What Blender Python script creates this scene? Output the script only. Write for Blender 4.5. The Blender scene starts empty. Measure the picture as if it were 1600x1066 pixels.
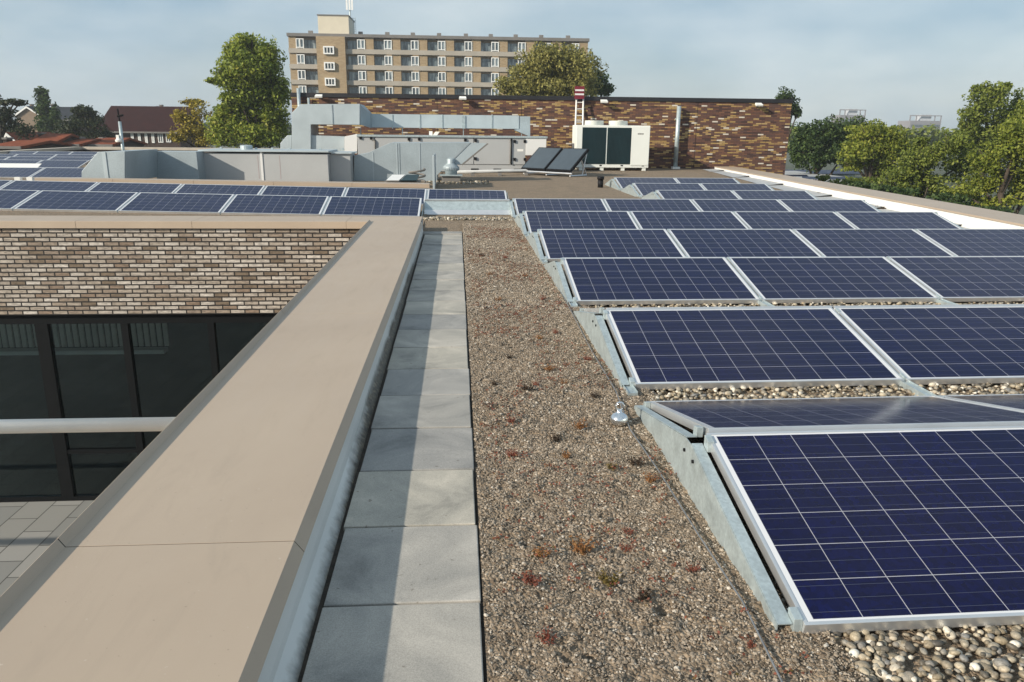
import bpy, bmesh, math, random
import numpy as np
from mathutils import Vector, Matrix
R = math.radians
random.seed(4)
rng = np.random.default_rng(11)
scene = bpy.context.scene
COL = scene.collection

# ------------------------------------------------------------------ camera
PITCH, YAW, ROLL, EYE, FPX = .2677, .0718, .0101, 1.4559, 1197.185
_fw = Vector((math.sin(YAW)*math.cos(PITCH), math.cos(YAW)*math.cos(PITCH), -math.sin(PITCH)))
_r = Vector((math.cos(YAW), -math.sin(YAW), 0))
_d = _fw.cross(_r)
_c, _s = math.cos(ROLL), math.sin(ROLL)
CR, CD = _c*_r-_s*_d, _s*_r+_c*_d
cam_data = bpy.data.cameras.new('camera')
cam = bpy.data.objects.new('camera', cam_data)
COL.objects.link(cam)
cam_data.sensor_width = 36
cam_data.lens = FPX/1600*36
cam_data.clip_start = .05
cam_data.clip_end = 4000
mw = Matrix((CR, -CD, -_fw)).transposed().to_4x4()
mw.translation = Vector((0, 0, EYE))
cam.matrix_world = mw
scene.camera = cam


def at(px, py, Y=None, z=None):
    """world point on the plane Y=... or z=... seen at photograph pixel (px, py)"""
    v = CR*((px-800)/FPX)+CD*((py-533)/FPX)+_fw
    t = Y/v.y if Y is not None else (z-EYE)/v.z
    return Vector((0, 0, EYE))+v*t


# ------------------------------------------------------------------ light
SUN_TO = Vector((-1, -.56, .53)).normalized()
EL = math.asin(SUN_TO.z)
world = bpy.data.worlds.new('World')
scene.world = world
world.use_nodes = True
wn, wl = world.node_tree.nodes, world.node_tree.links
wn.clear()
w_out = wn.new('ShaderNodeOutputWorld')
w_sky = wn.new('ShaderNodeTexSky')
w_sky.sky_type = 'NISHITA'
w_sky.sun_disc = False
w_sky.sun_elevation = EL
w_sky.sun_rotation = math.atan2(SUN_TO.x, SUN_TO.y)
w_sky.air_density = 1.0
w_sky.dust_density = 1.4
w_b1 = wn.new('ShaderNodeBackground'); w_b1.inputs[1].default_value = .085
w_b2 = wn.new('ShaderNodeBackground'); w_b2.inputs[1].default_value = 1.0
w_mix = wn.new('ShaderNodeMixShader')
w_tc = wn.new('ShaderNodeTexCoord')
w_map = wn.new('ShaderNodeMapping')
w_map.inputs['Scale'].default_value = (1, 1, 2.6)
w_n = wn.new('ShaderNodeTexNoise')
w_n.inputs['Scale'].default_value = 2.3
w_n.inputs['Detail'].default_value = 7
w_n.inputs['Roughness'].default_value = .52
w_n.inputs['Distortion'].default_value = .35
w_r = wn.new('ShaderNodeValToRGB')
w_r.color_ramp.elements[0].position = .34; w_r.color_ramp.elements[0].color = (.50, .50, .50, 1)
w_r.color_ramp.elements[1].position = .66; w_r.color_ramp.elements[1].color = (.93, .93, .93, 1)
w_n2 = wn.new('ShaderNodeTexNoise')
w_n2.inputs['Scale'].default_value = 3.6
w_n2.inputs['Detail'].default_value = 6
w_cr = wn.new('ShaderNodeValToRGB')
w_cr.color_ramp.elements[0].position = .38; w_cr.color_ramp.elements[0].color = (.265, .380, .475, 1)
w_cr.color_ramp.elements[1].position = .74; w_cr.color_ramp.elements[1].color = (.58, .64, .66, 1)
wl.new(w_tc.outputs['Generated'], w_map.inputs[0])
wl.new(w_map.outputs[0], w_n.inputs['Vector'])
wl.new(w_map.outputs[0], w_n2.inputs['Vector'])
wl.new(w_n.outputs[0], w_r.inputs[0])
wl.new(w_n2.outputs[0], w_cr.inputs[0])
wl.new(w_sky.outputs[0], w_b1.inputs[0])
wl.new(w_cr.outputs[0], w_b2.inputs[0])
wl.new(w_r.outputs[0], w_mix.inputs[0])
wl.new(w_b1.outputs[0], w_mix.inputs[1])
wl.new(w_b2.outputs[0], w_mix.inputs[2])
wl.new(w_mix.outputs[0], w_out.inputs[0])

sun_d = bpy.data.lights.new('sun', 'SUN')
sun_d.energy = 4.4
sun_d.angle = R(.6)
sun_d.color = (1, .90, .75)
sun = bpy.data.objects.new('sun', sun_d)
COL.objects.link(sun)
sun.rotation_euler = SUN_TO.to_track_quat('Z', 'Y').to_euler()
sun.location = (-20, -8, 30)

scene.view_settings.view_transform = 'Standard'
scene.view_settings.look = 'None'
scene.view_settings.exposure = 0.47
scene.view_settings.gamma = 1
scene.cycles.max_bounces = 8
scene.cycles.transparent_max_bounces = 12


# ------------------------------------------------------------------ helpers
def tag(o, label=None, cat=None, group=None, kind=None):
    if label: o['label'] = label
    if cat: o['category'] = cat
    if group: o['group'] = group
    if kind: o['kind'] = kind
    return o


def empty(name, loc, label=None, cat=None, group=None):
    o = bpy.data.objects.new(name, None)
    COL.objects.link(o)
    o.location = loc
    o.empty_display_size = .1
    return tag(o, label, cat, group)


def copy_tree(o, parent=None):
    c = o.copy()
    COL.objects.link(c)
    if parent is not None:
        c.parent = parent
    for ch in [x for x in o.children]:
        copy_tree(ch, c)
    return c


class MB:
    def __init__(s):
        s.v = []; s.f = []

    def add(s, vs, fs):
        n = len(s.v)
        s.v += [tuple(p) for p in vs]
        s.f += [tuple(i+n for i in f) for f in fs]
        return s

    def box(s, x0, x1, y0, y1, z0, z1):
        return s.add([(x0, y0, z0), (x1, y0, z0), (x1, y1, z0), (x0, y1, z0), (x0, y0, z1), (x1, y0, z1), (x1, y1, z1), (x0, y1, z1)],
                     [(3, 2, 1, 0), (4, 5, 6, 7), (0, 1, 5, 4), (1, 2, 6, 5), (2, 3, 7, 6), (3, 0, 4, 7)])

    def quad(s, a, b, c, d):
        return s.add([a, b, c, d], [(0, 1, 2, 3)])

    def prism(s, pts, ext):
        n = len(pts); e = Vector(ext); P = [Vector(p) for p in pts]
        vs = P+[p+e for p in P]
        nrm = Vector((0, 0, 0))
        for i in range(n):
            nrm += (P[i]-P[0]).cross(P[(i+1) % n]-P[0])
        flip = nrm.dot(e) > 0
        fs = [tuple(range(n)), tuple(range(2*n-1, n-1, -1))]
        for i in range(n):
            j = (i+1) % n
            fs.append((j, i, i+n, j+n))
        if flip:
            fs = [tuple(reversed(f)) for f in fs]
        return s.add(vs, fs)

    def tube(s, path, r, n=8, cap=True):
        P = [Vector(p) for p in path]
        rs = r if isinstance(r, (list, tuple)) else [r]*len(P)
        rings = []; vs = []; fs = []
        for i, p in enumerate(P):
            t = (P[min(i+1, len(P)-1)]-P[max(i-1, 0)]).normalized()
            a = Vector((0, 0, 1)) if abs(t.z) < .9 else Vector((1, 0, 0))
            u = t.cross(a).normalized(); w = t.cross(u)
            rings.append(len(vs))
            for k in range(n):
                an = 2*math.pi*k/n
                vs.append(p+(u*math.cos(an)+w*math.sin(an))*rs[i])
        for i in range(len(P)-1):
            for k in range(n):
                j = (k+1) % n
                fs.append((rings[i]+k, rings[i]+j, rings[i+1]+j, rings[i+1]+k))
        if cap:
            fs.append(tuple(reversed(range(n))))
            fs.append(tuple(range(rings[-1], rings[-1]+n)))
        return s.add(vs, fs)

    def lathe(s, c, prof, n=20):
        vs = []; fs = []
        for (r, z) in prof:
            for k in range(n):
                a = 2*math.pi*k/n
                vs.append((c[0]+r*math.cos(a), c[1]+r*math.sin(a), c[2]+z))
        for i in range(len(prof)-1):
            for k in range(n):
                j = (k+1) % n
                fs.append((i*n+k, i*n+j, (i+1)*n+j, (i+1)*n+k))
        fs.append(tuple(reversed(range(n))))
        fs.append(tuple(range((len(prof)-1)*n, len(prof)*n)))
        return s.add(vs, fs)

    def build(s, name, m, parent=None, smooth=False, bevel=0, world_space=True):
        me = bpy.data.meshes.new(name)
        off = Vector((0, 0, 0))
        if parent is not None and world_space:
            off = parent['_o'] if False else Vector(parent_origin(parent))
        me.from_pydata([(p[0]-off[0], p[1]-off[1], p[2]-off[2]) for p in s.v], [], s.f)
        me.update()
        o = bpy.data.objects.new(name, me)
        COL.objects.link(o)
        if m: me.materials.append(m)
        if smooth:
            me.polygons.foreach_set('use_smooth', [True]*len(me.polygons))
        if parent is not None: o.parent = parent
        if bevel:
            b = o.modifiers.new('bevel', 'BEVEL'); b.width = bevel; b.segments = 2; b.limit_method = 'ANGLE'; b.angle_limit = R(35)
        return o


def parent_origin(p):
    v = Vector((0, 0, 0))
    while p is not None:
        v += Vector(p.location); p = p.parent
    return v


# ------------------------------------------------------------------ materials
def nodes_mat(name):
    m = bpy.data.materials.new(name)
    m.use_nodes = True
    nt = m.node_tree
    return m, nt.nodes, nt.links, nt.nodes['Principled BSDF']


def mth(N, L, op, a, b=None, c=None):
    n = N.new('ShaderNodeMath'); n.operation = op
    for i, v in enumerate((a, b, c)):
        if v is None: continue
        if isinstance(v, (int, float)): n.inputs[i].default_value = v
        else: L.new(v, n.inputs[i])
    return n.outputs[0]


def ramp(N, L, fac, stops, interp='LINEAR'):
    r = N.new('ShaderNodeValToRGB')
    cr = r.color_ramp; cr.interpolation = interp
    while len(cr.elements) < len(stops): cr.elements.new(.5)
    for e, (p, c) in zip(cr.elements, stops):
        e.position = p; e.color = (*c, 1)
    L.new(fac, r.inputs[0])
    return r.outputs[0]


def mixc(N, L, fac, a, b, mode='MIX'):
    n = N.new('ShaderNodeMix'); n.data_type = 'RGBA'; n.blend_type = mode
    for sock, v in ((n.inputs[0], fac), (n.inputs[6], a), (n.inputs[7], b)):
        if isinstance(v, tuple): sock.default_value = (*v, 1)
        elif isinstance(v, (int, float)): sock.default_value = v
        else: L.new(v, sock)
    return n.outputs[2]


def noise(N, L, vec, scale, detail=5, rough=.55, dist=0):
    n = N.new('ShaderNodeTexNoise')
    n.inputs['Scale'].default_value = scale; n.inputs['Detail'].default_value = detail
    n.inputs['Roughness'].default_value = rough; n.inputs['Distortion'].default_value = dist
    if vec is not None: L.new(vec, n.inputs['Vector'])
    return n.outputs[0]


def bump(N, L, B, h, strength=.3, dist=.01):
    b = N.new('ShaderNodeBump'); b.inputs['Strength'].default_value = strength; b.inputs['Distance'].default_value = dist
    L.new(h, b.inputs['Height']); L.new(b.outputs[0], B.inputs['Normal'])


def plain(name, col, rough=.6, metal=0, var=.12, scale=3.0, bmp=0, bscale=60, fine=0):
    """paint/metal/concrete with uneven tone: large soft noise plus fine grain"""
    m, N, L, B = nodes_mat(name)
    tc = N.new('ShaderNodeTexCoord')
    v = N.new('ShaderNodeNewGeometry').outputs['Position']
    n1 = noise(N, L, v, scale, 6, .6, .3)
    lo = tuple(c*(1-var) for c in col); hi = tuple(min(1, c*(1+var)) for c in col)
    c = ramp(N, L, n1, [(.3, lo), (.7, hi)])
    if fine:
        n2 = noise(N, L, v, bscale, 3)
        c = mixc(N, L, fine, c, ramp(N, L, n2, [(.3, (.0, .0, .0)), (.7, (1, 1, 1))]), 'OVERLAY')
    L.new(c, B.inputs['Base Color'])
    rr = mth(N, L, 'MULTIPLY_ADD', n1, .2, rough-.1)
    L.new(rr, B.inputs['Roughness'])
    B.inputs['Metallic'].default_value = metal
    if bmp:
        bump(N, L, B, noise(N, L, v, bscale, 4), bmp, .004)
    return m


def brick_mat(name, stops, mortar, bw, bh, ms, axes='xz', rough=.8, streak=True, bias=0.0):
    m, N, L, B = nodes_mat(name)
    pos = N.new('ShaderNodeNewGeometry').outputs['Position']
    sp = N.new('ShaderNodeSeparateXYZ'); L.new(pos, sp.inputs[0])
    cb = N.new('ShaderNodeCombineXYZ')
    L.new(sp.outputs['XYZ'.index(axes[0].upper())], cb.inputs[0]); L.new(sp.outputs['XYZ'.index(axes[1].upper())], cb.inputs[1])
    bt = N.new('ShaderNodeTexBrick')
    bt.inputs['Color1'].default_value = (0, 0, 0, 1); bt.inputs['Color2'].default_value = (1, 1, 1, 1); bt.inputs['Mortar'].default_value = (0, 0, 0, 1)
    bt.inputs['Scale'].default_value = 1; bt.inputs['Mortar Size'].default_value = ms; bt.inputs['Mortar Smooth'].default_value = .1
    bt.inputs['Brick Width'].default_value = bw; bt.inputs['Row Height'].default_value = bh
    L.new(cb.outputs[0], bt.inputs['Vector'])
    c = ramp(N, L, bt.outputs[0], stops, 'CONSTANT')
    if streak:
        mp = N.new('ShaderNodeMapping'); mp.inputs['Scale'].default_value = (9, 9, 40); L.new(pos, mp.inputs[0])
        n1 = noise(N, L, mp.outputs[0], 1.6, 5, .7)
        c = mixc(N, L, .55, c, ramp(N, L, n1, [(.32, (.12, .1, .08)), (.62, (.95, .93, .9))]), 'OVERLAY')
    c = mixc(N, L, bt.outputs['Fac'], c, mortar)
    L.new(c, B.inputs['Base Color'])
    B.inputs['Roughness'].default_value = rough
    inv = mth(N, L, 'SUBTRACT', 1, bt.outputs['Fac'])
    bump(N, L, B, inv, .6, .008)
    return m


def cell_mat():
    m, N, L, B = nodes_mat('solar_cells')
    tc = N.new('ShaderNodeTexCoord')
    sp = N.new('ShaderNodeSeparateXYZ'); L.new(tc.outputs['Object'], sp.inputs[0])
    u = mth(N, L, 'DIVIDE', mth(N, L, 'SUBTRACT', sp.outputs[0], .035), .158)
    v = mth(N, L, 'DIVIDE', mth(N, L, 'SUBTRACT', sp.outputs[1], .022), .158)
    fu = mth(N, L, 'FRACT', u); fv = mth(N, L, 'FRACT', v)

    def edge(f): return mth(N, L, 'MINIMUM', f, mth(N, L, 'SUBTRACT', 1, f))
    line = mth(N, L, 'LESS_THAN', mth(N, L, 'MINIMUM', edge(fu), edge(fv)), .0090)
    bb = mth(N, L, 'ABSOLUTE', mth(N, L, 'SUBTRACT', mth(N, L, 'FRACT', mth(N, L, 'MULTIPLY', fv, 3)), .5))
    bus = mth(N, L, 'LESS_THAN', bb, .016)
    out = mth(N, L, 'MAXIMUM', mth(N, L, 'GREATER_THAN', mth(N, L, 'ABSOLUTE', mth(N, L, 'SUBTRACT', u, 5)), 5.0),
              mth(N, L, 'GREATER_THAN', mth(N, L, 'ABSOLUTE', mth(N, L, 'SUBTRACT', v, 3)), 3.0))
    vo = N.new('ShaderNodeTexVoronoi'); vo.inputs['Scale'].default_value = 55
    L.new(tc.outputs['Object'], vo.inputs['Vector'])
    cellid = N.new('ShaderNodeTexWhiteNoise'); cellid.noise_dimensions = '3D'
    cb = N.new('ShaderNodeCombineXYZ')
    L.new(mth(N, L, 'FLOOR', u), cb.inputs[0]); L.new(mth(N, L, 'FLOOR', v), cb.inputs[1])
    oi = N.new('ShaderNodeObjectInfo'); L.new(mth(N, L, 'MULTIPLY', oi.outputs['Random'], 50), cb.inputs[2])
    L.new(cb.outputs[0], cellid.inputs['Vector'])
    c = ramp(N, L, vo.outputs['Color'], [(.15, (.0008, .0016, .026)), (.9, (.0016, .0034, .048))])
    c = mixc(N, L, mth(N, L, 'MULTIPLY', cellid.outputs[0], .45), c, (.001, .0018, .020))
    c = mixc(N, L, bus, c, (.05, .057, .09))
    c = mixc(N, L, line, c, (.36, .36, .40))
    c = mixc(N, L, out, c, (.62, .63, .65))
    # thin film of dust, denser in patches
    dn = noise(N, L, tc.outputs['Object'], 6, 6, .6, .4)
    c = mixc(N, L, mth(N, L, 'MULTIPLY', dn, .010), c, (.35, .33, .3))
    L.new(c, B.inputs['Base Color'])
    L.new(mth(N, L, 'MULTIPLY_ADD', dn, .14, .05), B.inputs['Roughness'])
    B.inputs['IOR'].default_value = 1.29
    return m


def leaf_mat(name, stops, rough=.55):
    m, N, L, B = nodes_mat(name)
    g = N.new('ShaderNodeNewGeometry')
    pn = noise(N, L, g.outputs['Position'], .55, 3)
    f = mth(N, L, 'ADD', mth(N, L, 'MULTIPLY', g.outputs['Random Per Island'], .65), mth(N, L, 'MULTIPLY', mth(N, L, 'SUBTRACT', pn, .25), .75))
    c = ramp(N, L, f, stops)
    L.new(c, B.inputs['Base Color'])
    B.inputs['Roughness'].default_value = rough
    B.inputs['Specular IOR Level'].default_value = .25
    tr = N.new('ShaderNodeBsdfTranslucent'); L.new(c, tr.inputs[0])
    mx = N.new('ShaderNodeMixShader'); mx.inputs[0].default_value = .36
    L.new(B.outputs[0], mx.inputs[1]); L.new(tr.outputs[0], mx.inputs[2])
    L.new(mx.outputs[0], N['Material Output'].inputs[0])
    return m


def stone_mat(name, stops, rough=.8):
    m, N, L, B = nodes_mat(name)
    g = N.new('ShaderNodeNewGeometry')
    c = ramp(N, L, g.outputs['Random Per Island'], stops)
    n = noise(N, L, g.outputs['Position'], 160, 3)
    c = mixc(N, L, .35, c, ramp(N, L, n, [(.3, (.1, .1, .1)), (.7, (.9, .9, .9))]), 'OVERLAY')
    L.new(c, B.inputs['Base Color']); B.inputs['Roughness'].default_value = rough
    return m


def ground_gravel_mat():
    m, N, L, B = nodes_mat('gravel_substrate')
    p = N.new('ShaderNodeNewGeometry').outputs['Position']
    vo = N.new('ShaderNodeTexVoronoi'); vo.inputs['Scale'].default_value = 85; L.new(p, vo.inputs['Vector'])
    c = ramp(N, L, vo.outputs['Color'], [(.1, (.115, .089, .064)), (.45, (.20, .16, .117)), (.75, (.27, .22, .164)), (.95, (.42, .36, .29))])
    n = noise(N, L, p, 1.7, 6, .65, .4)
    c = mixc(N, L, .5, c, ramp(N, L, n, [(.3, (.36, .31, .265)), (.7, (.64, .565, .48))]), 'OVERLAY')
    L.new(c, B.inputs['Base Color']); B.inputs['Roughness'].default_value = .95
    n2 = noise(N, L, p, 26, 6, .7)
    h = mth(N, L, 'ADD', mth(N, L, 'MULTIPLY', vo.outputs['Distance'], -.8), n2)
    bump(N, L, B, h, .75, .02)
    return m


def paver_mat():
    m, N, L, B = nodes_mat('concrete_paver')
    p = N.new('ShaderNodeNewGeometry').outputs['Position']
    oi = N.new('ShaderNodeObjectInfo')
    mp = N.new('ShaderNodeVectorMath'); mp.operation = 'ADD'
    L.new(p, mp.inputs[0]); cb = N.new('ShaderNodeCombineXYZ')
    L.new(mth(N, L, 'MULTIPLY', oi.outputs['Random'], 40), cb.inputs[2]); L.new(cb.outputs[0], mp.inputs[1])
    n1 = noise(N, L, mp.outputs[0], 2.6, 7, .6, .8)
    c = ramp(N, L, n1, [(.28, (.17, .165, .155)), (.43, (.29, .278, .255)), (.58, (.365, .344, .31)), (.74, (.48, .45, .405))])
    n2 = noise(N, L, p, 240, 3)
    c = mixc(N, L, .3, c, ramp(N, L, n2, [(.3, (.2, .2, .2)), (.7, (.8, .8, .8))]), 'OVERLAY')
    n3 = noise(N, L, mp.outputs[0], 34, 2)
    c = mixc(N, L, ramp(N, L, n3, [(.70, (0, 0, 0)), (.76, (.6, .6, .6))]), c, (.12, .10, .08))
    tint = ramp(N, L, oi.outputs['Random'], [(0, (.42, .43, .45)), (.5, (.5, .5, .5)), (1, (.57, .56, .53))])
    c = mixc(N, L, 1.0, c, tint, 'OVERLAY')
    L.new(c, B.inputs['Base Color']); B.inputs['Roughness'].default_value = .85
    bump(N, L, B, n2, .15, .002)
    return m


def kerb_mat():
    """grey roofing membrane with brown-black algae along its foot"""
    m, N, L, B = nodes_mat('roof_membrane_upstand')
    p = N.new('ShaderNodeNewGeometry').outputs['Position']
    sp = N.new('ShaderNodeSeparateXYZ'); L.new(p, sp.inputs[0])
    n1 = noise(N, L, p, 15, 6, .68, .2)
    n0 = noise(N, L, p, 1.3, 3)
    n2 = noise(N, L, p, 2.4, 3)
    c = ramp(N, L, n0, [(.3, (.57, .575, .555)), (.7, (.66, .665, .64))])

    def sstep(e0, e1):
        q = N.new('ShaderNodeMapRange'); q.interpolation_type = 'SMOOTHSTEP'
        q.inputs['From Min'].default_value = e0; q.inputs['From Max'].default_value = e1
        L.new(sp.outputs[1], q.inputs['Value'])
        return q.outputs[0]
    band = mth(N, L, 'MULTIPLY', sstep(2.5, 4.2), mth(N, L, 'SUBTRACT', 1, sstep(7.6, 9.2)))
    lim = mth(N, L, 'ADD', mth(N, L, 'MULTIPLY', band, mth(N, L, 'MULTIPLY_ADD', n2, .06, .008)), mth(N, L, 'MULTIPLY_ADD', n1, .05, -.034))
    f = ramp(N, L, mth(N, L, 'MULTIPLY_ADD', mth(N, L, 'SUBTRACT', lim, sp.outputs[2]), 18, .5), [(.12, (0, 0, 0)), (.45, (.45, .45, .45)), (.85, (.95, .95, .95))])
    muck = ramp(N, L, noise(N, L, p, 38, 5, .7), [(.40, (.024, .019, .012)), (.56, (.09, .068, .038)), (.72, (.27, .22, .15))])
    c = mixc(N, L, f, c, muck)
    L.new(c, B.inputs['Base Color']); B.inputs['Roughness'].default_value = .6
    return m


M = {}
M['cells'] = cell_mat()
M['alu'] = plain('aluminium_frame', (.68, .69, .70), .36, .75, .06, 4)
M['galv'] = plain('galvanised_steel', (.42, .485, .50), .42, .45, .16, 14, fine=.12, bscale=70)
M['duct'] = plain('galvanised_duct', (.34, .395, .425), .5, .25, .10, 1.6, fine=.08, bscale=30)
M['duct_light'] = plain('galvanised_duct_clean', (.42, .48, .51), .5, .25, .08, 1.6)
M['coping'] = plain('beige_coated_aluminium', (.40, .325, .25), .5, 0, .045, 1.2, fine=.07, bscale=420)
m_, N_, L_, B_ = nodes_mat('beige_coated_coping')
_p = N_.new('ShaderNodeNewGeometry').outputs['Position']
_c = ramp(N_, L_, noise(N_, L_, _p, .9, 5, .6, .4), [(.3, (.385, .303, .229)), (.7, (.428, .342, .259))])
_mp = N_.new('ShaderNodeMapping'); _mp.inputs['Scale'].default_value = (1, .22, 1); L_.new(_p, _mp.inputs[0])
_st = noise(N_, L_, _mp.outputs[0], 7, 6, .65, .6)
_c = mixc(N_, L_, ramp(N_, L_, _st, [(.56, (0, 0, 0)), (.80, (.30, .30, .30))]), _c, (.27, .225, .18))
_sp = noise(N_, L_, _p, 55, 2, .5)
_c = mixc(N_, L_, ramp(N_, L_, _sp, [(.735, (0, 0, 0)), (.78, (.45, .45, .45))]), _c, (.55, .49, .42))
_pt = noise(N_, L_, _p, 90, 1, .5)
_c = mixc(N_, L_, ramp(N_, L_, _pt, [(.76, (0, 0, 0)), (.80, (.5, .5, .5))]), _c, (.2, .16, .12))
L_.new(_c, B_.inputs['Base Color']); L_.new(mth(N_, L_, 'MULTIPLY_ADD', _st, .3, .33), B_.inputs['Roughness'])
bump(N_, L_, B_, noise(N_, L_, _p, 2.2, 3), .25, .006)
M['coping'] = m_
M['kerb'] = kerb_mat()
M['paver'] = paver_mat()
M['gravel'] = ground_gravel_mat()
M['muck'] = plain('wet_roof_dirt', (.035, .027, .02), .9, 0, .6, 30, .6, 90)
M['whitewall'] = plain('white_membrane', (.74, .74, .72), .6, 0, .06, 2)
M['greymem'] = plain('grey_membrane', (.36, .37, .38), .8, 0, .15, 4)
M['white_paint'] = plain('white_paint', (.78, .77, .73), .4, 0, .04, 3)
M['cream'] = plain('cream_cladding', (.62, .56, .44), .7, 0, .05, .8)
M['ahu'] = plain('grey_coated_panel', (.40, .41, .415), .5, .1, .05, 1)
M['ahu_white'] = plain('light_panel', (.68, .68, .67), .5, 0, .03, 1)
M['black'] = plain('black_plastic', (.012, .012, .014), .5, 0, .2, 5)
M['darkmetal'] = plain('anthracite_frame', (.005, .006, .007), .6, 0, .1, 4)
M['coil'] = plain('dark_coil_fins', (.010, .032, .038), .5, .2, .25, 2)
M['collector'] = plain('collector_glass', (.05, .065, .08), .12, 0, .1, 2)
M['chiller'] = plain('white_chiller_case', (.74, .76, .72), .45, 0, .03, 1)
M['red'] = plain('red_plate', (.16, .012, .025), .5, 0, .1, 6)
M['blackcoping'] = plain('black_roof_trim', (.016, .015, .018), .5, 0, .2, 2)
M['concrete'] = plain('concrete_band', (.37, .335, .285), .85, 0, .1, .4)
M['conc_dark'] = plain('weathered_concrete', (.17, .16, .15), .85, 0, .15, .5)
M['towerbrick'] = brick_mat('tan_brick', [(0, (.31, .22, .125)), (.4, (.34, .25, .145)), (.75, (.36, .265, .155))], (.32, .25, .16), .5, .16, .01, streak=False)
M['winwhite'] = plain('white_window_frame', (.80, .80, .78), .5, 0, .03, 1)
M['wall_multi'] = brick_mat('long_mixed_brick', [(0, (.062, .030, .026)), (.13, (.12, .055, .038)), (.27, (.36, .235, .085)), (.34, (.17, .082, .046)), (.45, (.10, .054, .044)), (.535, (.42, .29, .13)),
                            (.60, (.15, .068, .042)), (.70, (.12, .06, .042)), (.78, (.34, .215, .075)), (.83, (.33, .20, .085)), (.885, (.62, .56, .47)), (.925, (.12, .055, .042))],
                            (.03, .02, .017), .25, .0625, .005, streak=False)
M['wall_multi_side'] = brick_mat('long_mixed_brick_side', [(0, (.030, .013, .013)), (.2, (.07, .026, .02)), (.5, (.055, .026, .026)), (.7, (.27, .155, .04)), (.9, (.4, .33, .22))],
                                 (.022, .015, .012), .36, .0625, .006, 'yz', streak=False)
M['patio_brick'] = brick_mat('slurried_brick', [(0, (0.130, 0.099, 0.071)), (.08, (0.206, 0.165, 0.131)), (.2, (0.267, 0.230, 0.194)), (.36, (0.327, 0.292, 0.258)), (.5, (0.232, 0.191, 0.154)), (.6, (0.361, 0.330, 0.299)),
                             (.72, (0.284, 0.248, 0.213)), (.86, (0.181, 0.134, 0.100)), (.92, (0.396, 0.365, 0.334))], (.012, .010, .009), .21, .0625, .010)
M['patio_brick_side'] = brick_mat('slurried_brick_side', [(0, (.14, .095, .06)), (.12, (.34, .28, .215)), (.4, (.30, .235, .17)), (.6, (.48, .43, .365)), (.85, (.20, .13, .08))],
                                  (.012, .010, .009), .21, .0625, .009, 'yz')
M['roof_red'] = plain('dark_red_tiles', (.030, .0095, .0085), .8, 0, .25, 1.5)
M['roof_orange'] = plain('orange_tiles', (.19, .055, .026), .85, 0, .3, 1.8, fine=.15, bscale=9)
M['roof_slate'] = plain('slate_tiles', (.03, .034, .042), .8, 0, .2, 1.5)
M['brick_dark'] = plain('brown_brick', (.06, .042, .035), .9, 0, .2, 2)
M['brick_tan'] = plain('tan_house_brick', (.23, .17, .12), .9, 0, .1, 1)
M['bark'] = plain('bark', (.06, .045, .032), .9, 0, .3, 6, .5, 30)
M['grass'] = plain('street_green', (.05, .06, .03), .95, 0, .3, .1)
M['far_wall'] = plain('far_tower_wall', (.22, .21, .22), .8, 0, .1, .05)
M['far_white'] = plain('far_tower_white', (.44, .46, .49), .8, 0, .1, .05)
M['tile'] = brick_mat('terrace_tiles', [(0, (.21, .21, .20)), (.3, (.24, .236, .22)), (.7, (.27, .265, .25))], (.06, .06, .055), .8, .42, .008, 'yx', streak=False)
M['panel_blue'] = plain('far_panel_blue', (.015, .018, .045), .2, 0, .2, 2)

for _k in ('darkmetal', 'black', 'roof_red', 'roof_orange', 'roof_slate', 'brick_dark'):
    M[_k].node_tree.nodes['Principled BSDF'].inputs['Specular IOR Level'].default_value = .12
gm, GN, GL, GB = nodes_mat('tinted_glass')
GB.inputs['Base Color'].default_value = (.01, .013, .014, 1); GB.inputs['Roughness'].default_value = .03
_t = GN.new('ShaderNodeBsdfTransparent'); _t.inputs[0].default_value = (.66, .72, .72, 1)
_g = GN.new('ShaderNodeBsdfGlossy'); _g.inputs['Roughness'].default_value = .02; _g.inputs[0].default_value = (.62, .72, .76, 1)
_f = GN.new('ShaderNodeFresnel'); _f.inputs[0].default_value = 1.5
_m1 = GN.new('ShaderNodeMixShader'); GL.new(_f.outputs[0], _m1.inputs[0]); GL.new(_t.outputs[0], _m1.inputs[1]); GL.new(_g.outputs[0], _m1.inputs[2])
GL.new(_m1.outputs[0], GN['Material Output'].inputs[0])
M['glass'] = gm
wm, WN, WL, WB = nodes_mat('window_glass')
_p = WN.new('ShaderNodeNewGeometry').outputs['Position']
_mp = WN.new('ShaderNodeMapping'); _mp.inputs['Scale'].default_value = (2.2, .3, .12); WL.new(_p, _mp.inputs[0])
WL.new(ramp(WN, WL, noise(WN, WL, _mp.outputs[0], 1.1, 3), [(.35, (.025, .032, .036)), (.55, (.07, .09, .10)), (.68, (.20, .235, .24))]), WB.inputs['Base Color'])
WB.inputs['Roughness'].default_value = .12
M['winglass'] = wm
bm_, BN, BL, BB = nodes_mat('balcony_glass')
_p = BN.new('ShaderNodeNewGeometry').outputs['Position']
_mp = BN.new('ShaderNodeMapping'); _mp.inputs['Scale'].default_value = (1.6, .3, .25); BL.new(_p, _mp.inputs[0])
BL.new(ramp(BN, BL, noise(BN, BL, _mp.outputs[0], 1.3, 3), [(.34, (.05, .065, .075)), (.5, (.15, .19, .21)), (.66, (.36, .42, .43))]), BB.inputs['Base Color'])
BB.inputs['Roughness'].default_value = .1
M['balglass'] = bm_
M['leaf_green'] = leaf_mat('leaves_green', [(.1, (0.0780, 0.1056, 0.0168)), (.45, (0.1980, 0.2580, 0.0360)), (.75, (0.3360, 0.3780, 0.0600)), (1, (0.4560, 0.3960, 0.0900))])
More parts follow.
